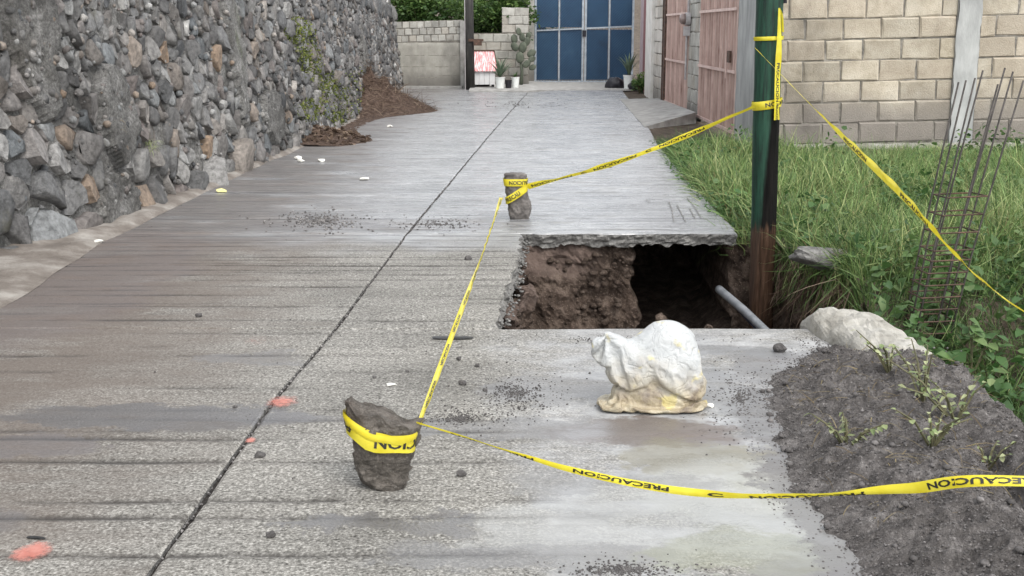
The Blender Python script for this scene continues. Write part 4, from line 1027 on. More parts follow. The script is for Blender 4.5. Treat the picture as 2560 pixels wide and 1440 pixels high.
# ------------------------------------------------------------------ driveway apron and edge weeds on the right
ap = []
A, B, Cc, D = P(1556, 246), P(1738, 302), P(1598, 321), P(1545, 250)
def apron(a, b):
    p = (Vector((2.28, 25.6, .01)).lerp(Vector((3.0, 25.0, .06)), a)).lerp(Vector((2.0, 18.2, .01)).lerp(Vector((2.95, 19.4, .15)), a), b); p.z += .008*nz(a*5, b*9); return p
m_ = MB().grid(10, 24, apron)
m_.grid(10, 4, lambda a, b: apron(a, 1)+Vector((0, -.02*b+.03*nz(a*9, b*3), -b*(apron(a, 1).z+.03))))
m_.grid(24, 3, lambda a, b: apron(0, a)+Vector((-.01*b, 0, -b*.05)))
struct(m_.build('driveway_apron', M_CONC, smooth=False))

# ------------------------------------------------------------------ green pole by the pit
PB = Vector((1.765, 8.32, 0)); top = Q(1924, 0, 8.32)
lean = (top.x-PB.x)/top.z
pole = empty('green_utility_pole', (PB.x, PB.y, -1.1)); tag(pole, 'green painted utility pole with a tarred black base standing in the pit edge', 'utility pole')
pt = []; rd = []
for i in range(60):
    z = lerp(-1.1, 4.2, i/59); pt.append((lean*z+.004*nz(z*2), .004*nz(z*2, 4), z+1.1)); rd.append(lerp(.084, .094, (z+1.1)/3.2)+.004*nz(z*3, 9))
MB().tube(pt, rd, 20).build('trunk', M_POLE, pole, True)
MB().tube([(lean*.95+.085, -.045, 1.1+1.62), (lean*1.2+.09, -.045, 1.1+4)], .012, 6).build('cable', M_DARK, pole)
MB().tube([(lean*1.75+.06, -.075, 1.1+1.78), (lean*1.75+.075, -.06, 1.1+1.82)], .02, 8).build('clip', M_RUST, pole)

# grey pipe in the pit
a, b = Q(1803, 728, 8.3), Q(1925, 838, 7.2)
MBp = MB().tube([a+(a-b)*.05, a, a.lerp(b, .5)+Vector((0, 0, .01)), b, b+(b-a)*.6], [.030, .0301, .0285, .027, .027], 12); tag(MBp.build('pipe', M_PIPE, None, True), 'grey water pipe sloping down inside the pit beside the green pole', 'pipe')
a, b = Q(1850, 775, 8.2), Q(1895, 822, 7.5)
tag(MB().tube([a+(a-b), a, b, b+(b-a)], .018, 8).build('hose', simple('dark_blue_hose', [(.3, (.012, .016, .04)), (.7, (.03, .04, .08))], 9, .5, 0), None, True), 'thin dark blue hose lying along the grey pipe', 'hose')
# concrete chunk in the bank
def chunk(name, mat, loc, s_, seed, label, cat='rock', rot=(0, 0, 0), base=IC3, amp=.3, cuts=7):
    v, f = rocky(base, seed, amp, cuts); o = obj(name, [(x*s_[0], y*s_[1], z*s_[2]) for x, y, z in v], [tuple(int(i) for i in q) for q in f], mat, None, False)
    o.location = loc; o.rotation_euler = rot
    if label: tag(o, label, cat)
    return o
c0 = Q(2062, 636, 7.5); chunk('concrete_chunk', M_CONC_D, c0+Vector((.02, .13, -.04)), (.20, .17, .075), 3, 'weathered concrete lump jutting from the grassy bank above a hollow', 'concrete lump', (0, .12, .1))
for px, py, Y, s_, lb in ((1650, 778, 8.3, .05, 'pale angular stone at the mouth of the dark cavity'), (1770, 800, 8.0, .035, 'small brown stone near the pipe in the pit')):
    chunk('pit_stone', M_PIT, Q(px, py+18, Y), (s_, s_, s_*.8), int(px), lb, 'stone', base=IC2)

# ------------------------------------------------------------------ taped stones
def outline_rock(name, left, right, zt, depth, mat, loc, label, tilt_top, seed, lumps=.012):
    """left/right: x as function of height fraction; top cut tilts; one closed mesh"""
    nu, nv = 84, 64; V = []; Fc = []
    for j in range(nv):
        t = j/(nv-1)
        for i in range(nu):
            a = 2*PI*i/nu; ca, sa = math.cos(a), math.sin(a)
            k = (abs(ca)**3.2+abs(sa)**3.2)**(-1/3.2)
            u = ca*k; v_ = sa*k; xl, xr = left(t), right(t)
            x = lerp(xl, xr, .5+.5*u); dp = depth*(.78+.22*t if t > .25 else lerp(.62, .835, t/.25)); y = v_*dp*.5
            topz = zt(x, y); z = t*topz
            p = Vector((x, y, z)); n = Vector((u, v_, 0)); d = lumps*1.1*fbm(x*11+seed, y*11, z*11)+lumps*.65*fbm(x*34, y*34+seed, z*34)+lumps*.35*fbm(x*90, y*90+seed, z*90)-lumps*.9*max(0, noise.noise(Vector((x*19+seed, y*19, z*19)))-.25)
            V.append(p+n*d+Vector((0, 0, d*.5*(t > .9))))
    for j in range(nv-1):
        for i in range(nu): Fc.append((j*nu+i, j*nu+(i+1) % nu, (j+1)*nu+(i+1) % nu, (j+1)*nu+i))
    for ring, up in ((0, False), (nv-1, True)):
        prev = [ring*nu+i for i in range(nu)]
        cx_ = sum(V[q].x for q in prev)/nu; cy_ = sum(V[q].y for q in prev)/nu
        for s_ in (.8, .55, .3):
            cur = []
            for q in prev if False else [ring*nu+i for i in range(nu)]:
                p = V[q]; x = cx_+(p.x-cx_)*s_; y = cy_+(p.y-cy_)*s_; z = (zt(x, y) if up else 0)+(.012*fbm(x*16, y*16, seed)+.006*(1-s_) if up else .0)
                V.append(Vector((x, y, z))); cur.append(len(V)-1)
            for i in range(nu):
                j2 = (i+1) % nu; q4 = (prev[i], prev[j2], cur[j2], cur[i]); Fc.append(q4 if up else tuple(reversed(q4)))
            prev = cur
        Fc.append(tuple(prev) if up else tuple(reversed(prev)))
    o = obj(name, V, Fc, mat, None, True); o.location = loc; tag(o, label, 'stone'); return o
NS = P(968, 1232); NS = Vector((NS.x, NS.y+.07, -.006)); ky = NS.y-.07
sc = 3.92/F*.97                                                    # metres per photo pixel at the near stone
zt_near = lambda x, y: .272-.16*max(0, x+.13)+.032*max(0, 1-abs(x+.125)/.028)-.022*sstep(-.03, .03, x)+.014*nz(x*26, y*26)
NLx = interp([(0, -.052), (.08, -.085), (.3, -.112), (.7, -.122), (1, -.138)]); NRx = interp([(0, .040), (.1, .058), (.5, .078), (.85, .100), (1, .112)])
near_stone = outline_rock('taped_stone', NLx, NRx, lambda x, y: max(.16, zt_near(x, y)-.10*y), .15, M_ROCKN, NS, 'broken brown grey stone standing on end near the camera, wrapped in yellow tape', None, 3)
FS = P(1297, 550); FS = Vector((FS.x, FS.y+.06, -.004))
FLx = interp([(0, -.060), (.1, -.075), (.55, -.095), (1, -.112)]); FRx = interp([(0, .075), (.15, .098), (.35, .095), (.7, .06), (1, .055)])
far_stone = outline_rock('taped_stone', FLx, FRx, lambda x, y: .36-.02*abs(x+.03)*3, .13, M_ROCKF, FS, 'grey stone standing upright at the far edge of the pit, tied with yellow tape', None, 17, .010)

# ------------------------------------------------------------------ caution tape
def text_mesh(txt, bold=.018):
    cu = bpy.data.curves.new('t', 'FONT'); cu.body = txt; cu.size = 1.0; cu.offset = bold; cu.resolution_u = 2; cu.fill_mode = 'FRONT'
    ob = bpy.data.objects.new('t', cu); C.objects.link(ob); dg = bpy.context.evaluated_depsgraph_get(); me = bpy.data.meshes.new_from_object(ob.evaluated_get(dg))
    me.calc_loop_triangles(); v = np.array([q.co[:] for q in me.vertices]); f = np.array([t.vertices[:] for t in me.loop_triangles])
    bpy.data.objects.remove(ob); bpy.data.curves.remove(cu); bpy.data.meshes.remove(me)
    v[:, 0] -= v[:, 0].min(); v[:, 1] -= (v[:, 1].min()+v[:, 1].max())/2; return v, f
TXT = text_mesh('PRECAUCION', .03); TW, TH = TXT[0][:, 0].max(), np.ptp(TXT[0][:, 1])
LOGO = text_mesh('C', .04); LW_, LH_ = LOGO[0][:, 0].max(), np.ptp(LOGO[0][:, 1])
def catmull(pts, n=24):
    P_ = [pts[0]*2-pts[1]]+list(pts)+[pts[-1]*2-pts[-2]]; out = []
    for i in range(1, len(P_)-2):
        a, b, c, d = P_[i-1:i+3]
        for k in range(n):
            t = k/n; out.append(.5*((2*b)+(c-a)*t+(2*a-5*b+4*c-d)*t*t+(3*b-a-3*c+d)*t**3))
    out.append(P_[-2]); return out
class Tape:
    """a ribbon: path, width along it, twist along it (radians from upright), cupping fold"""
    def __init__(s, path, width, twist, side=None, cup=.15):
        s.p = [Vector(q) for q in path]; s.L = [0]
        for a, b in zip(s.p, s.p[1:]): s.L.append(s.L[-1]+(b-a).length)
        s.T = s.L[-1]; s.w = width; s.tw = twist; s.side = side; s.cup = cup
    def frame(s, d):
        d = min(max(d, 0), s.T*.99999); i = int(np.searchsorted(s.L, d, 'right'))-1; i = min(i, len(s.p)-2); t = (d-s.L[i])/max(1e-9, s.L[i+1]-s.L[i])
        c = s.p[i].lerp(s.p[i+1], t); i0, i1 = max(0, i-1), min(len(s.p)-1, i+2); tan = (s.p[i1]-s.p[i0]).normalized()
        up = s.side(d) if s.side else Vector((0, 0, 1))
        if abs(tan.dot(up)) > .97: up = Vector((-1, 0, 0))
        w_ = (up-tan*up.dot(tan)).normalized(); n = tan.cross(w_); q = d/s.T; a = s.tw(q)
        return c, w_*math.cos(a)+n*math.sin(a), n*math.cos(a)-w_*math.sin(a), s.w(q)
    def at(s, d, y, off=0.0):
        """d metres along, y in -.5..5 across"""
        c, w_, n, ww = s.frame(d); cup = s.cup*ww*(1-4*y*y)+.10*ww*math.sin(d*23+y*3)*(.5+y)
        return c+w_*y*ww+n*(cup+off)
    def ribbon(s, name, parent=None):
        nd = max(12, int(s.T/.018)); m_ = MB().grid(6, nd, lambda a, b: s.at(b*s.T, a-.5)); return m_.build(name, M_TAPE, parent, True)
    def letters(s, spans, parent, sign=1, flip=False, hfrac=.56, both=True, mesh=TXT, TWm=None, THm=None):
        TWm = TWm or TW; THm = THm or TH
        for d0, d1 in spans:
            v, f = mesh; V = []
            u = v[:, 0]/TWm; y = v[:, 1]/THm*hfrac
            if flip: u = 1-u; y = -y
            if sign < 0: u = 1-u
            for side in ((.0016, -.0016) if both else (.0016,)):
                V = [s.at(lerp(d0, d1, a), b, side) for a, b in zip(u, y)]
                obj('lettering', V, [tuple(int(i) for i in q) for q in f], M_INK, parent)
def make_tape(label, tp, spans, logos=(), flip=True, hfrac=.56, sign=1):
    o = tp.ribbon('caution_tape'); tag(o, label, 'caution tape', 'strands of yellow caution tape'); tp.letters(spans, o, sign, flip, hfrac)
    for d in logos: tp.letters([(d, d+.05)], o, sign, False, .5, True, LOGO, LW_, LH_)
    return o
def rep(T, a=.05, ln=.33, gap=.22):
    out = []; d = a
    while d+ln < T: out.append((d, d+ln)); d += ln+gap
    return out
def around(loc, fl, fr, depth, z_of, a0, a1, n=60, off=.006, pw=3.2):
    out = []
    for i in range(n):
        a = lerp(a0, a1, i/(n-1)); ca, sa = math.cos(a), math.sin(a); k = (abs(ca)**pw+abs(sa)**pw)**(-1/pw); u, v = ca*k, sa*k
        z = z_of(u); t = min(1, z/.33); xl, xr = fl(t)-off, fr(t)+off; dp = depth+2*off
        out.append(loc+Vector((lerp(xl, xr, .5+.5*u), v*dp*.5*.98, z)))
    return out
# wrap of the near stone
zn = lambda u: .178-.012*u+.060*max(0, -u-.25)
wrapN = Tape(around(NS, NLx, NRx, .155, zn, -PI*1.0, PI*.98, 90, .010), lambda q: .060+.006*math.sin(q*31), lambda q: 0.0, None, .03)
oN = wrapN.ribbon('caution_tape'); tag(oN, 'yellow caution tape wound round the near standing stone', 'caution tape', 'strands of yellow caution tape')
# letters on the front: arc runs from the left (angle -pi) over the front (-pi/2) to the right (0)
dfront = [math.atan2((p-NS).y, (p-NS).x) for p in wrapN.p]
iL = min(range(len(dfront)), key=lambda i: abs((wrapN.p[i]-NS).x+.028)+(0 if (wrapN.p[i]-NS).y < 0 else 9)); dl = wrapN.L[iL]
wrapN.letters([(dl-.005, dl+.345)], oN, 1, True, .55, False); wrapN.letters([(dl-.44, dl-.09)], oN, 1, True, .5, False)
wrapN2 = Tape([p+Vector((0, 0, .016)) for p in around(NS, NLx, NRx, .155, zn, -PI*1.0, PI*.98, 90, .0135)], lambda q: .030+.006*math.sin(q*20), lambda q: .1, None, .1)
wrapN2.ribbon('second_turn', oN)
nsr = Q(1046, 1062, NS.y-.01)
fsl = Q(1254, 492, FS.y-.03)
ptA = catmull([nsr, nsr.lerp(fsl, .25)+Vector((0, 0, -.012)), nsr.lerp(fsl, .5)+Vector((0, 0, -.02)), nsr.lerp(fsl, .75)+Vector((0, 0, -.012)), fsl], 30)
tA = Tape(ptA, lambda q: .020+.010*q, lambda q: 1.0+.8*math.sin(q*7), None, .25)
make_tape('yellow caution tape running from the near stone to the far stone', tA, rep(tA.T, .2), flip=False, hfrac=.45)
# far stone wraps and run to the pole
zf = lambda u: .295+.0*u
wF = Tape(around(FS, FLx, FRx, .135, zf, -PI, PI*.98, 60, .008), lambda q: .055, lambda q: 0, None, .05)
oF = wF.ribbon('caution_tape'); tag(oF, 'yellow caution tape tied round the far standing stone', 'caution tape', 'strands of yellow caution tape')
iL = min(range(60), key=lambda i: abs((wF.p[i]-FS).x+.07)+(0 if (wF.p[i]-FS).y < 0 else 9)); wF.letters([(wF.L[iL], wF.L[iL]+.24)], oF, 1, True, .55, False)
wF2 = Tape(around(FS, FLx, FRx, .137, lambda u: .205+.055*u, -PI*.93, -PI*.05, 50, .011), lambda q: .055, lambda q: 0, None, .05)
wF2.ribbon('diagonal_turn', oF); wF2.letters([(.03, wF2.T-.02)], oF, 1, False, .6, False, text_mesh('PRECAU', .03))
pr = Q(1886, 266, PB.y-.10); fr_ = wF2.p[-1]
ptB = catmull([fr_, fr_.lerp(pr, .3)+Vector((0, 0, -.045)), fr_.lerp(pr, .6)+Vector((0, 0, -.05)), pr], 40)
tB = Tape(ptB, lambda q: lerp(.050, .036, q)*(1-.3*math.sin(q*9)**2), lambda q: .3+.75*math.sin(q*8.0), None, .12)
make_tape('yellow caution tape rising from the far stone to the green pole', tB, [(.04, .42), (.62, 1.0), (1.2, 1.58)], (.5, 1.08), True, .5)
# tape on the pole: two hoops and a hanging strip
def hoop(zc, tilt, wd):
    out = []
    for i in range(50):
        a = lerp(-PI*.99, PI*.99, i/49)+PI/2*0; r = .099; z = zc+tilt*math.cos(a); out.append(Vector((PB.x+lean*z+r*math.cos(a), PB.y+r*math.sin(a), z)))
    return Tape(out, lambda q: wd, lambda q: 0, None, .05)
hz1 = Q(1915, 262, PB.y-.1).z; hz2 = Q(1915, 96, PB.y-.1).z
h1 = hoop(hz1, .016, .058); oh = h1.ribbon('caution_tape'); tag(oh, 'lower hoop of yellow caution tape round the green pole', 'caution tape', 'strands of yellow caution tape'); h1.letters([(h1.T*.2, h1.T*.2+.3)], oh, 1, True, .5, False)
h2 = hoop(hz2, .004, .026); oh = h2.ribbon('caution_tape'); tag(oh, 'narrow upper hoop of yellow caution tape round the green pole', 'caution tape', 'strands of yellow caution tape')
va, vb = Q(1948, 20, PB.y-.105), Q(1942, 300, PB.y-.115)
tV = Tape(catmull([va, va.lerp(vb, .3)+Vector((.004, -.004, 0)), va.lerp(vb, .7)+Vector((-.004, -.008, 0)), vb], 20), lambda q: .012+.03*min(1, q*2.2), lambda q: .25*math.sin(q*6), lambda d: Vector((1, .2, 0)), .08)
make_tape('yellow caution tape strip hanging down the right side of the green pole', tV, [(.36, .62), (.63, .75)], flip=False, hfrac=.5)
tV2 = Tape(catmull([va, Q(1955, 40, PB.y-.08), Q(1957, 80, PB.y-.06)], 12), lambda q: .016, lambda q: .5, lambda d: Vector((1, 0, 0)), .1)
tV2.ribbon('loose_tail', bpy.data.objects[[o.name for o in bpy.data.objects if o.name.startswith('caution_tape')][-1]])
# stake outside the frame that both right-hand tapes are tied to
stake = Vector((2.15, 2.78, -.05))
c0, c1 = Q(1888, 120, PB.y-.10), Q(2560, 778, 4.35)
c2 = stake+Vector((0, .01, .47))
ptC = catmull([c0, c0.lerp(c1, .33)+Vector((0, 0, -.012)), c0.lerp(c1, .66)+Vector((0, 0, -.012)), c1, c2], 50)
tC = Tape(ptC, lambda q: .010+.028*sstep(.20, .36, q)*(1-.75*sstep(.62, .74, q)), lambda q: .4+.6*math.sin(q*11), None, .15)
make_tape('yellow caution tape slanting from the green pole towards the right foreground over the grass', tC, [(tC.T*q, tC.T*q+.36) for q in (.34, .49, .62)], flip=False, hfrac=.55)
e0 = Q(1042, 1056, NS.y-.02)
e5 = Q(2560, 1203, 2.72)
ptE = catmull([e0, Q(1180, 1098, 3.60), Q(1420, 1172, 3.42), Q(1690, 1226, 3.22), Q(1950, 1240, 3.04), Q(2260, 1222, 2.87), e5, stake+Vector((0, -.03, .36))], 40)
tE = Tape(ptE, lambda q: .012+.010*sstep(.05, .30, q)+.008*math.exp(-((q-.58)/.10)**2)-.009*sstep(.74, .84, q), lambda q: .15+.75*math.sin(q*15.5+.6), None, .18)
make_tape('sagging yellow caution tape from the near stone across the foreground to the right', tE, [(.12, .42), (.56, .88), (1.13, 1.45), (1.62, 1.9)], (1.0,), True, .6)
e = empty('stake', stake); tag(e, 'weathered timber stake right of the frame holding two tape ends', 'stake')
MB().tube([(0, 0, -.7), (.01, 0, .55)], [.03, .026], 7).build('shaft', M_POLED, e)

# ------------------------------------------------------------------ white sack
def sack():
    """cloth slumped over lumps of rubble: settled once in a scratch scene, then kept as a mesh"""
    sc2 = bpy.data.scenes.new('settle'); vl = sc2.view_layers[0]
    def union(infl, vox, name):
        bm = bmesh.new()
        for c, r, rot in (((0, 0, .05), (.155, .112, .038), 0), ((.02, 0, .10), (.118, .095, .06), 0), ((.045, .01, .215), (.105, .085, .088), 0), ((.075, -.02, .165), (.085, .08, .06), 0),
                          ((-.055, -.03, .165), (.085, .07, .045), .5), ((-.115, -.035, .215), (.072, .045, .030), .65), ((-.170, -.04, .258), (.040, .022, .015), .6), ((.12, -.02, .06), (.05, .075, .048), 0), ((-.11, -.03, .055), (.05, .07, .038), 0)):
            m_ = Matrix.Translation(c)@Matrix.Rotation(rot, 4, 'Y')@Matrix.Diagonal((r[0]+infl, r[1]+infl, r[2]+infl, 1)); bmesh.ops.create_icosphere(bm, subdivisions=3, radius=1, matrix=m_)
        me = bpy.data.meshes.new(name); bm.to_mesh(me); bm.free(); ob = bpy.data.objects.new(name, me); sc2.collection.objects.link(ob)
        r = ob.modifiers.new('r', 'REMESH'); r.mode = 'VOXEL'; r.voxel_size = vox; q = ob.modifiers.new('s', 'SMOOTH'); q.iterations = 4
        vl.update(); m2 = bpy.data.meshes.new_from_object(ob.evaluated_get(vl.depsgraph)); bpy.data.objects.remove(ob)
        o = bpy.data.objects.new(name, m2); sc2.collection.objects.link(o); return o
    lump = union(-.006, .012, 'lump'); cl = union(.012, .0095, 'cloth')
    for v in cl.data.vertices:
        v.co += v.normal*.012*noise.noise(v.co*16); v.co.z = max(v.co.z, .004)
    fl = bpy.data.meshes.new('floor'); fl.from_pydata([(-1, -1, 0), (1, -1, 0), (1, 1, 0), (-1, 1, 0)], [], [(0, 1, 2, 3)]); fo = bpy.data.objects.new('floor', fl); sc2.collection.objects.link(fo)
    for o in (lump, fo):
        o.modifiers.new('c', 'COLLISION'); o.collision.thickness_outer = .002; o.collision.cloth_friction = 20
    m = cl.modifiers.new('cl', 'CLOTH'); q = m.settings
    q.quality = 6; q.mass = .15; q.tension_stiffness = 25; q.compression_stiffness = 25; q.shear_stiffness = 10; q.bending_stiffness = .05; q.shrink_min = -.25; q.tension_damping = 10; q.air_damping = 3
    m.collision_settings.distance_min = .003; m.collision_settings.use_self_collision = True; m.collision_settings.self_distance_min = .002
    sc2.frame_start = 1; sc2.frame_end = 30; m.point_cache.frame_end = 30
    for f in range(1, 28): sc2.frame_set(f)
    vl.update(); me = bpy.data.meshes.new_from_object(cl.evaluated_get(vl.depsgraph))
    for o in (lump, cl, fo): bpy.data.objects.remove(o)
    bpy.data.scenes.remove(sc2)
    me.polygons.foreach_set('use_smooth', [True]*len(me.polygons)); me.materials.clear(); me.materials.append(M_SACK)
    o = bpy.data.objects.new('white_sack', me); C.objects.link(o); ss = o.modifiers.new('ss', 'SUBSURF'); ss.levels = 1; ss.render_levels = 1; return o
sk = sack(); sp = P(1640, 1032); sk.location = (sp.x, sp.y+.10, 0); sk.scale = (1.06, 1.0, 1.14); sk.rotation_euler = (0, 0, -.05)
tag(sk, 'crumpled stained white plastic sack sitting on the concrete before the pit', 'sack')
v, f = rocky(IC2, 5, .4, 4); o = obj('plastic_scrap', [(x*.02, y*.02, z*.008) for x, y, z in v], [tuple(int(i) for i in q) for q in f], M_LITTER); o.location = P(1774, 1018)+Vector((0, 0, .008)); tag(o, 'small white plastic scrap right of the sack', 'scrap')

# ------------------------------------------------------------------ rebar cage standing in the lot
rc_b = Q(2305, 850, 6.75); rc_t = Q(2478, 190, 6.75); ax = (rc_t-rc_b)
cage = empty('rebar_cage', rc_b); tag(cage, 'leaning rusty rebar column cage standing in the grass before the block wall', 'rebar cage')
hw = .105; rods = [(-1, -1), (0.1, -1), (1, -1), (1, .1), (1, 1), (-.2, 1), (-1, 1), (-1, 0)]
for i, (a, b) in enumerate(rods):
    lnr = 1+.03*random.uniform(-1, 1); bs = Vector((a*hw*.9, b*hw, -.1)); tp_ = Vector((ax.x+a*hw*1.15+random.uniform(-.02, .02), ax.y+b*hw, ax.z*lnr))
    MB().tube([bs, bs.lerp(tp_, .4)+Vector((-.012, 0, 0)), bs.lerp(tp_, .75)+Vector((-.006, 0, 0)), tp_], .0052, 6).build('rod', M_REBAR, cage, True)
for k in range(11):
    t = (.04+.047*k) if k < 7 else lerp(.36, .56, (k-7)/3.0)
    c = ax*t; q = hw*1.06; s4 = [Vector((-q, -q, 0)), Vector((q, -q, .01)), Vector((q, q, 0)), Vector((-q, q, -.01)), Vector((-q, -q, 0))]
    MB().tube([c+p for p in s4], .0045, 5).build('stirrup', M_RUST, cage)

# ------------------------------------------------------------------ grass and weeds
def grass(name, n, region, hgt, label, mat=M_GRASS, dens=None, zf=tz, lean_=.45, seed=2, rb=0.0, clump=.0):
    rg = np.random.default_rng(seed); pts = []
    while len(pts) < n:
        x, y = region(rg)
        if dens is None or rg.random() < dens(x, y): pts.append((x, y))
    L = np.array([(x, y, zf(x, y)-.01) for x, y in pts]); k = np.array([.5+.5*nz(x*1.1+7, y*1.1)+.3*nz(x*4, y*4) for x, y in pts])
    sz = hgt*(.45+.75*np.clip(k, 0, 1.2))*rg.uniform(.55, 1.25, n)*np.array([1-.62*sstep(11.8, 14.0, y)*sstep(2.9, 3.6, x) for x, y in pts]); rn = np.clip(.42+.35*(k-.5)+rb+rg.normal(0, .27, n), 0, 1)
    o = bake(name, BLADES, rg.integers(0, len(BLADES), n), rotmats(n, lean_, sz, rg), L, rn, mat)
    tag(o, label, 'grass', kind='stuff'); return o
WF = 14.5
def reg_main(rg):
    y = rg.uniform(7.2, WF); return rg.uniform(XR(y)+.05, 1.5+.36*y+.9), y
def d_main(x, y):
    if inside(x, y): return 0
    if x < 2.0 and y < 8.6: return 0
    k = 1.0
    if y > 13.6 and x < 2.75: k = .5
    return k*(.55+.5*nz(x*.9, y*.9+4))
grass('grass', 56000, reg_main, .44, 'long green grass covering the lot behind the green pole', dens=d_main, lean_=.75)
grass('dry_grass', 9000, reg_main, .34, 'dry straw coloured blades mixed into the long grass', M_DRYGRASS, d_main, lean_=.7, seed=21)
grass('verge_grass', 11000, lambda rg: ((lambda y: (rg.uniform(XR(y)-.04, XR(y)+.55+.5*sstep(11, 14, y)), y))(rg.uniform(8.9, 16.0))), .20, 'short weeds spilling over the right edge of the far slab', M_LEAF, lambda x, y: .4+.9*nz(x*2, y*2+9), lambda x, y: tz(x, y) if y < 14.4 else -.03, .7, 5, .15)
def low_z(x, y): return tz(x, y) if y > 5.7 else min(tz(x, y), -.55)
grass('bank_grass', 9000, lambda rg: (rg.uniform(2.0, 4.2), rg.uniform(3.6, 7.6)), .40, 'dark long grass on the low ground right of the kerb', dens=lambda x, y: 0 if inside(x, y) else .6, zf=low_z, seed=8, rb=-.15)
def weeds_mix(name, n, region, label, seed, ls, hz, dens):
    rg = np.random.default_rng(seed); pts = []
    while len(pts) < n:
        x, y = region(rg)
        if inside(x, y) or rg.random() > dens(x, y): continue
        z0 = tz(x, y) if y < 14.4 else -.03
        pts.append((x, y, z0+hz*rg.random()**1.3*max(.25, .7+.8*nz(x*2.3, y*2.3))))
    L = np.array(pts); o = bake(name, LEAVES, rg.integers(0, 4, n), rotmats(n, .55, rg.uniform(ls*.5, ls, n), rg), L, np.clip(rg.normal(.5, .28, n), 0, 1), M_LEAF); tag(o, label, 'weeds', kind='stuff')
weeds_mix('meadow_weeds', 5200, reg_main, 'broad leaved weeds growing through the long grass', 31, .085, .30, lambda x, y: sstep(.05, .35, nz(x*1.3+2, y*1.3)+.25*sstep(2.6, 1.9, x)+.2*sstep(8.8, 7.4, y)))
weeds_mix('verge_weeds', 4200, lambda rg: ((lambda y: (rg.uniform(XR(y)-.10, XR(y)+.5), y))(rg.uniform(8.9, 15.5))), 'small leaved weeds creeping over the right edge of the far slab', 32, .05, .16, lambda x, y: sstep(-.15, .25, nz(x*1.8, y*1.8+5))*(1 if x > XR(y)+.06*nz(y*4) else .35))
# grass hanging over the edge of the bank into the pit
hp = []; 
for _ in range(1500):
    k = random.uniform(7.0, 12.2); i = int(k); a, b = PITP[i], PITP[min(i+1, 13)]; t = k-i; x, y = lerp(a[0], b[0], t), lerp(a[1], b[1], t); hp.append((x+random.uniform(-.02, .06), y+random.uniform(-.03, .03), tz(x, y)+random.uniform(-.18, .02)))
n = len(hp); M = rotmats(n, .35, RNG.uniform(.12, .38, n)); R180 = np.diag([1, 1, -1.0]); M2 = np.einsum('ij,njk->nik', R180, M)
sel = RNG.random(n) < .35; M2[sel] = M[sel]
tag(bake('hanging_grass', BLADES, RNG.integers(0, 4, n), M2, np.array(hp), RNG.random(n)*.9, M_GRASS), 'grass hanging over the broken bank into the pit', 'grass', kind='stuff')
n = 700; q = RNG.integers(0, len(hp), n); M2 = np.einsum('ij,njk->nik', R180, rotmats(n, .4, RNG.uniform(.15, .5, n)))
tag(bake('roots', BLADES, RNG.integers(0, 3, n), M2, np.array(hp)[q]-np.array([.01, .0, .05]), RNG.random(n), M_TWIG), 'brown roots hanging in the face of the bank', 'roots', kind='stuff')

# broad-leaved ground cover on the low ground at the right
def cover(n, seed, label):
    rg = np.random.default_rng(seed); pts = []
    while len(pts) < n:
        y = rg.uniform(3.4, 7.2); x = rg.uniform(1.9, 1.2+.42*y+.7)
        if inside(x, y) or rg.random() > .75+.6*nz(x*2.2, y*2.2+3): continue
        top = low_z(x, y)+.10+.28*max(0, .6+nz(x*1.7, y*1.7)); pts.append((x, y, top-abs(rg.normal(0, .10))))
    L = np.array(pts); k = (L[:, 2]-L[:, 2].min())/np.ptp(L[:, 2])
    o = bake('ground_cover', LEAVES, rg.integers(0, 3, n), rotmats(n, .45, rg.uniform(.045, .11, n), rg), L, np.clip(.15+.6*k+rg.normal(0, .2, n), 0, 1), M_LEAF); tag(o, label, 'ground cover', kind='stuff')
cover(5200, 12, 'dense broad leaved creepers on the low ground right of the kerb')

def leaf_mesh(temp, mat, rnd):
    v, f = temp; me = bpy.data.meshes.new('leaf'); me.from_pydata([tuple(q) for q in v], [], [tuple(int(i) for i in q) for q in f]); me.update(); me.materials.append(mat)
    at = me.attributes.new('rnd', 'FLOAT', 'POINT'); at.data.foreach_set('value', np.full(len(v), rnd, np.float32)); return me
LM = [leaf_mesh(t, M_LEAF, r) for t in LEAVES[:3] for r in (.35, .7, 1.0)]; LP = [leaf_mesh(t, M_PALE, r) for t in LEAVES for r in (.2, .6, .9)]
def weed(loc, hgt, nst, nlf, ls, label, meshes, name='broadleaf_weed', spread=.5, group=None):
    e = empty(name, loc); tag(e, label, 'weed', group)
    for s_ in range(nst):
        a = random.uniform(0, 2*PI); k = random.uniform(.15, spread); tip = Vector((math.cos(a)*k*hgt, math.sin(a)*k*hgt, hgt*random.uniform(.6, 1))); mid = tip*.5+Vector((0, 0, hgt*.12))
        MB().tube([(0, 0, -.03), mid, tip], [.005, .004, .002], 4).build('stem', M_STEM, e)
        for i in range(nlf):
            t = (i+1)/nlf; p = mid.lerp(tip, (t-.5)*2) if t > .5 else Vector((0, 0, 0)).lerp(mid, t*2); z = ls*random.uniform(.65, 1.15)
            inst('leaf', random.choice(meshes), e, p, (random.uniform(-.4, .4), random.uniform(-.3, .55), random.uniform(0, 2*PI)), (z, z, z))
def on(px, py, z): return P(px, py, z)
for px, py, z, hg, ns, nl, ls, lb in (
        (2165, 800, -.42, .40, 5, 6, .12, 'broad leaved weed hanging at the corner of the pit bank'),
        (2090, 560, .0, .22, 4, 5, .07, 'leafy weed above the concrete lump on the bank'),
        (2430, 930, -.40, .30, 6, 6, .10, 'round leaved creeper in the dark gap behind the soil heap'),
        (2520, 830, -.42, .34, 6, 6, .10, 'round leaved creeper under the slanting tape at the right edge'),
        (2350, 800, -.45, .30, 5, 6, .09, 'round leaved creeper beside the foot of the rebar cage')):
    weed(on(px, py, z), hg, ns, nl, ls, lb, LM)
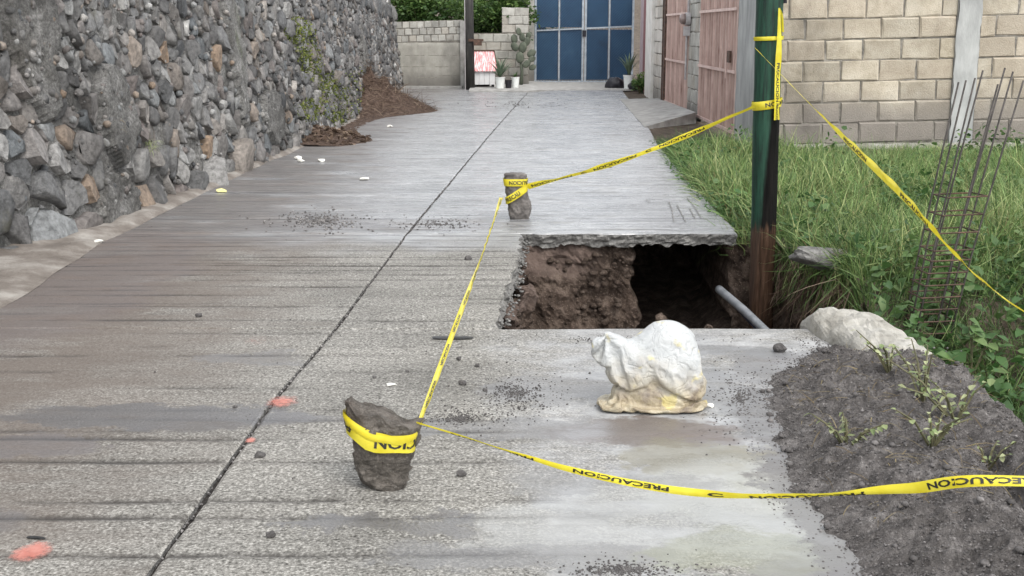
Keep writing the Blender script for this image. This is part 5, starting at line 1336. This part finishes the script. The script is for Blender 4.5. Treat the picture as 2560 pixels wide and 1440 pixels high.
for px, py, hg, ns, nl, ls, lb in (
        (2310, 985, .20, 7, 8, .030, 'pale sprawling weed on the crest of the soil heap'),
        (2390, 1045, .17, 6, 7, .038, 'pale broad leaved weed at the right of the heap crest'),
        (2120, 1075, .09, 7, 7, .028, 'uprooted wilted weed lying on the middle of the heap'),
        (2330, 1110, .13, 7, 7, .025, 'fine wilted weed with drooping stems on the heap above the tape'),
        (2225, 925, .14, 6, 6, .027, 'small yellowish weed at the top of the heap by the kerb'),
        (2470, 1130, .08, 4, 6, .022, 'tiny weed on the right shoulder of the heap')):
    p = P(px, py, .12); p.z = max(0, heap_z(p.x, p.y)); weed(p, hg, ns, nl, ls, lb, LP, 'wilted_weed', 1.5)
# straw on the heap
n = 520; ys = RNG.uniform(3.2, 5.2, n); xs = np.array([PL(y)+random.uniform(.1, .8) for y in ys]); L = np.array([(x, y, max(0, heap_z(x, y))+.005) for x, y in zip(xs, ys)])
Ry = np.array([[0, 0, 1], [0, 1, 0], [-1, 0, 0.]]); M = np.einsum('nij,jk->nik', rotmats(n, .25, RNG.uniform(.04, .16, n)), Ry)
tag(bake('straw', BLADES, RNG.integers(0, 6, n), M, L, RNG.random(n), M_DRYGRASS), 'dry stalks and roots lying on the soil heap', 'straw', kind='stuff')

# plants in the stone wall
def wall_patch(name, label, spots, n, size, mat, temps, cat='moss'):
    P_ = []; 
    for _ in range(n):
        px, py, rx, ry = random.choice(spots); a = random.uniform(0, 2*PI); r = math.sqrt(random.random()); x, y = px+rx*r*math.cos(a), py+ry*r*math.sin(a)
        # march the view ray to the wall face
        d = ray(x, y); lo = None
        for k in range(20, 360):
            yy_ = k*.1; p = Vector((0, 0, H))+d*(yy_/d.y)
            if p.x < WBX(yy_)-.11*p.z+.04: lo = p; break
        if lo is not None: P_.append(lo[:])
    n = len(P_); o = bake(name, temps, RNG.integers(0, len(temps), n), rotmats(n, .9, RNG.uniform(size*.5, size, n)), np.array(P_), RNG.random(n), mat); tag(o, label, cat, kind='stuff'); return o
wall_patch('wall_moss', 'yellow green moss and creeping plants on the stone wall', [(745, 75, 34, 34), (765, 110, 26, 60), (780, 160, 30, 45), (822, 208, 28, 32), (770, 275, 26, 30), (870, 300, 40, 26), (830, 250, 40, 50), (900, 230, 60, 60)], 3200, .055, M_MOSS, SIMPLE_LEAVES)
def wall_tuft(px, py, n, ln, label, mat):
    d = ray(px, py)
    for k in range(20, 360):
        yy_ = k*.05; p = Vector((0, 0, H))+d*(yy_/d.y)
        if p.x < WBX(yy_)-.11*p.z+.03: break
    e = empty('grass_tuft', p); tag(e, label, 'grass tuft'); me = leaf_mesh(blade_t(1.6, 5, .05), mat, .7)
    for _ in range(n):
        z = ln*random.uniform(.5, 1.1); inst('blade', me, e, (random.uniform(-.03, .03), random.uniform(-.05, .05), random.uniform(-.04, .04)), (random.uniform(-.5, .5), random.uniform(.2, 1.3), random.uniform(-1.4, 1.4)), (z, z, z))
wall_tuft(372, 372, 34, .17, 'bright green grass tuft growing from the stone wall', M_PALE)
wall_tuft(285, 322, 16, .15, 'straw coloured grass tuft in the wall above the green one', M_DRYGRASS)

# ------------------------------------------------------------------ debris at the foot of the wall
def debris(a, b):
    y = lerp(15.2, 25.0, a); x0 = WBX(y)-.25
    h = .20*math.exp(-((y-16.2)/.75)**2)+.90*math.exp(-((y-22.4)/1.1)**2); wd = .35+.45*math.exp(-((y-16)/.9)**2)+.95*math.exp(-((y-22.0)/1.3)**2)
    x = x0+b*(wd+.25); z = h*max(0, (1-b))**1.15*(1+.25*fbm(a*20, b*9))+.03*fbm(a*60, b*25)*(1-b)+.012*(1-b)
    return Vector((x, y, max(-.02, z)))
tag(MB().grid(160, 40, debris).build('debris_heap', M_DEBRIS, None, False), 'heap of brown soil and cuttings against the foot of the stone wall', 'debris heap')
n = 2600; A_ = RNG.normal(.73, .10, n).clip(.02, .98); B_ = RNG.random(n)**1.2; L = np.array([debris(a, b)[:] for a, b in zip(A_, B_)])+np.array([0, 0, .012])
M = np.einsum('nij,jk->nik', rotmats(n, .5, RNG.uniform(.12, .45, n)), Ry)
tag(bake('dry_cuttings', BLADES, RNG.integers(0, 4, n), M, L, RNG.random(n), M_TWIG), 'dry brown cuttings strewn over the debris heap', 'cuttings', kind='stuff')
n = 500; A_ = RNG.normal(.10, .05, n).clip(.02, .98); B_ = RNG.random(n); L = np.array([debris(a, b)[:] for a, b in zip(A_, B_)])+np.array([0, 0, .015])
tag(bake('dead_leaves', SIMPLE_LEAVES, np.zeros(n, int), rotmats(n, .5, RNG.uniform(.05, .11, n)), L, RNG.random(n), M_TWIG), 'dead brown leaves heaped at the foot of the stone wall', 'leaves', kind='stuff')

# litter, pebbles, paint
def litter(px, py, s_, label, mat=M_LITTER, name='litter_scrap', flat=.3, cat='litter', seed=None):
    p = P(px, py); v, f = rocky(IC2, seed or int(px+py), .4, 5); o = obj(name, [(x*s_, y*s_*.8, z*s_*flat) for x, y, z in v], [tuple(int(i) for i in q) for q in f], mat)
    o.location = p+Vector((0, 0, s_*flat*.7)); tag(o, label, cat); return o
litter(910, 450, .055, 'white crumpled scrap lying alone on the wet road left of the joint')
litter(552, 480, .05, 'small yellow flower on the road edge beside the stone wall', M_YELLOWFLOWER, 'fallen_flower', .4, 'flower')
litter(245, 607, .045, 'whitish wrapper on the strip below the big boulder of the wall')
litter(978, 964, .022, 'small white chip on the near slab above the near stone')
for px, py, lb in ((745, 398, 'white petal nearest the wall foot before the leaf heap'), (752, 405, 'lower of two white petals by the wall foot'), (803, 404, 'white petal on the wet road before the leaf heap'), (842, 330, 'white petal high on the leaf heap'), (888, 348, 'white petal in the middle of the leaf heap'), (975, 318, 'white petal right of the leaf heap')):
    litter(px, py, .045, lb, M_LITTER, 'petal', .5, 'petal')
def clod(px, py, s_, label): return litter(px, py, s_, label, M_CLOD, 'clod', .75, 'clod')
for px, py, s_, lb in ((497, 793, .020, 'dark clod alone on the left slab'), (650, 1143, .019, 'flat dark clod near the joint left of the near stone'), (678, 1343, .016, 'round dark pebble at the bottom of the picture'),
                       (1153, 1190, .017, 'dark pointed pebble right of the near stone below the tape'), (1157, 963, .020, 'dark double clod right of the tape above the near stone'), (1148, 900, .014, 'dark clod just right of the rising tape'),
                       (1212, 978, .011, 'small dark clod between the rising tape and the sack'), (1172, 650, .026, 'grey lump on the slab left of the pit'), (1018, 931, .010, 'tiny dark pebble left of the rising tape'), (587, 1020, .009, 'tiny black pebble near the orange paint mark'),
                       (1948, 880, .035, 'dark clod at the tip of the soil heap'), (1520, 418, .045, 'dark scrap of soil on the wet far slab under the tape'), (1192, 917, .012, 'dark crumb right of the rising tape near the sack'), (936, 946, .010, 'small dark pebble above the near stone')):
    clod(px, py, s_, lb)
o = litter(1130, 846, .075, 'flat black rubber scrap beside the tape near the pit corner', M_BLACKSCRAP, 'rubber_scrap', .08, 'scrap'); o.scale = (1.5, .45, 1)
o = litter(92, 1347, .03, 'thin black splinter above the orange paint blot', M_BLACKSCRAP, 'splinter', .15, 'splinter'); o.scale = (1.3, .3, 1); o.rotation_euler = (0, 0, -.2)
def spray(px, py, rx, ry, label, f0=1.0):
    c = P(px, py, .009); V = [Vector((0, 0, 0))]; R = [f0]; Fc = []; K = 28
    for j, s_ in enumerate((.5, 1.0, 1.5)):
        for k in range(K):
            a = 2*PI*k/K; q = s_*(1+.22*nz(math.cos(a)*2+px, math.sin(a)*2)); V.append(Vector((rx*q*math.cos(a), ry*q*math.sin(a), 0))); R.append((.80*f0, .48*f0, 0)[j])
    for k in range(K):
        k2 = (k+1) % K; Fc.append((0, 1+k, 1+k2))
        for j in range(2): a = 1+j*K; Fc.append((a+k, a+K+k, a+K+k2, a+k2))
    o = obj('paint_mark', V, Fc, M_SPRAY, None, False, {'rnd': R}); o.location = c; tag(o, label, 'paint mark', 'orange survey paint marks'); return o
spray(82, 1378, .052, .062, 'strong orange paint blot at the bottom left of the road'); spray(706, 1004, .062, .075, 'faded pink orange paint blot on the joint left of the near stone', .82)
spray(627, 1100, .017, .028, 'tiny red paint dab between the paint blots'); o = spray(640, 852, .07, .10, 'very faint pinkish paint trace on the left slab', .42)
# gravel spread on the road
def gravel(name, cx, cy, rx, ry, n, s0, s1, label, mat=M_GRAVEL):
    pts = []; sz = []
    for _ in range(n):
        a = random.uniform(0, 2*PI); r = abs(random.gauss(0, .5)); p = P(cx+rx*r*math.cos(a), cy+ry*r*math.sin(a)); s_ = random.uniform(s0, s1)*(1.5 if random.random() < .06 else 1)
        if inside(p.x, p.y): continue
        pts.append((p.x, p.y, s_*.35)); sz.append(s_)
    tag(scatter_rocks(name, pts, np.array(sz), mat), label, 'gravel', kind='stuff')
gravel('gravel', 800, 552, 150, 30, 520, .004, .011, 'patch of gravel on the left slab before the far slab')
gravel('crumbs', 1290, 985, 160, 75, 700, .0015, .005, 'dark crumbs scattered left of the sack', M_CLOD)
gravel('crumbs', 1150, 1045, 110, 28, 420, .0015, .0045, 'dark grit streak behind the near stone', M_CLOD)
gravel('crumbs', 1570, 1425, 190, 30, 600, .0015, .0045, 'dark grit at the bottom edge of the road', M_CLOD)
gravel('crumbs', 1560, 850, 330, 14, 260, .0015, .005, 'crumbs along the near edge of the pit', M_CLOD)
gravel('crumbs', 1090, 560, 150, 22, 240, .003, .008, 'dirt crumbs on the slab joint left of the far stone', M_CLOD)
gravel('crumbs', 1290, 262, 300, 18, 200, .005, .014, 'mud crumbs across the far end of the road', M_CLOD)
gravel('crumbs', 1850, 1000, 110, 120, 700, .0015, .005, 'soil crumbs at the left skirt of the heap', M_CLOD)
gravel('crumbs', 850, 760, 900, 600, 420, .0012, .004, 'fine grit scattered over the near slabs', M_CLOD)
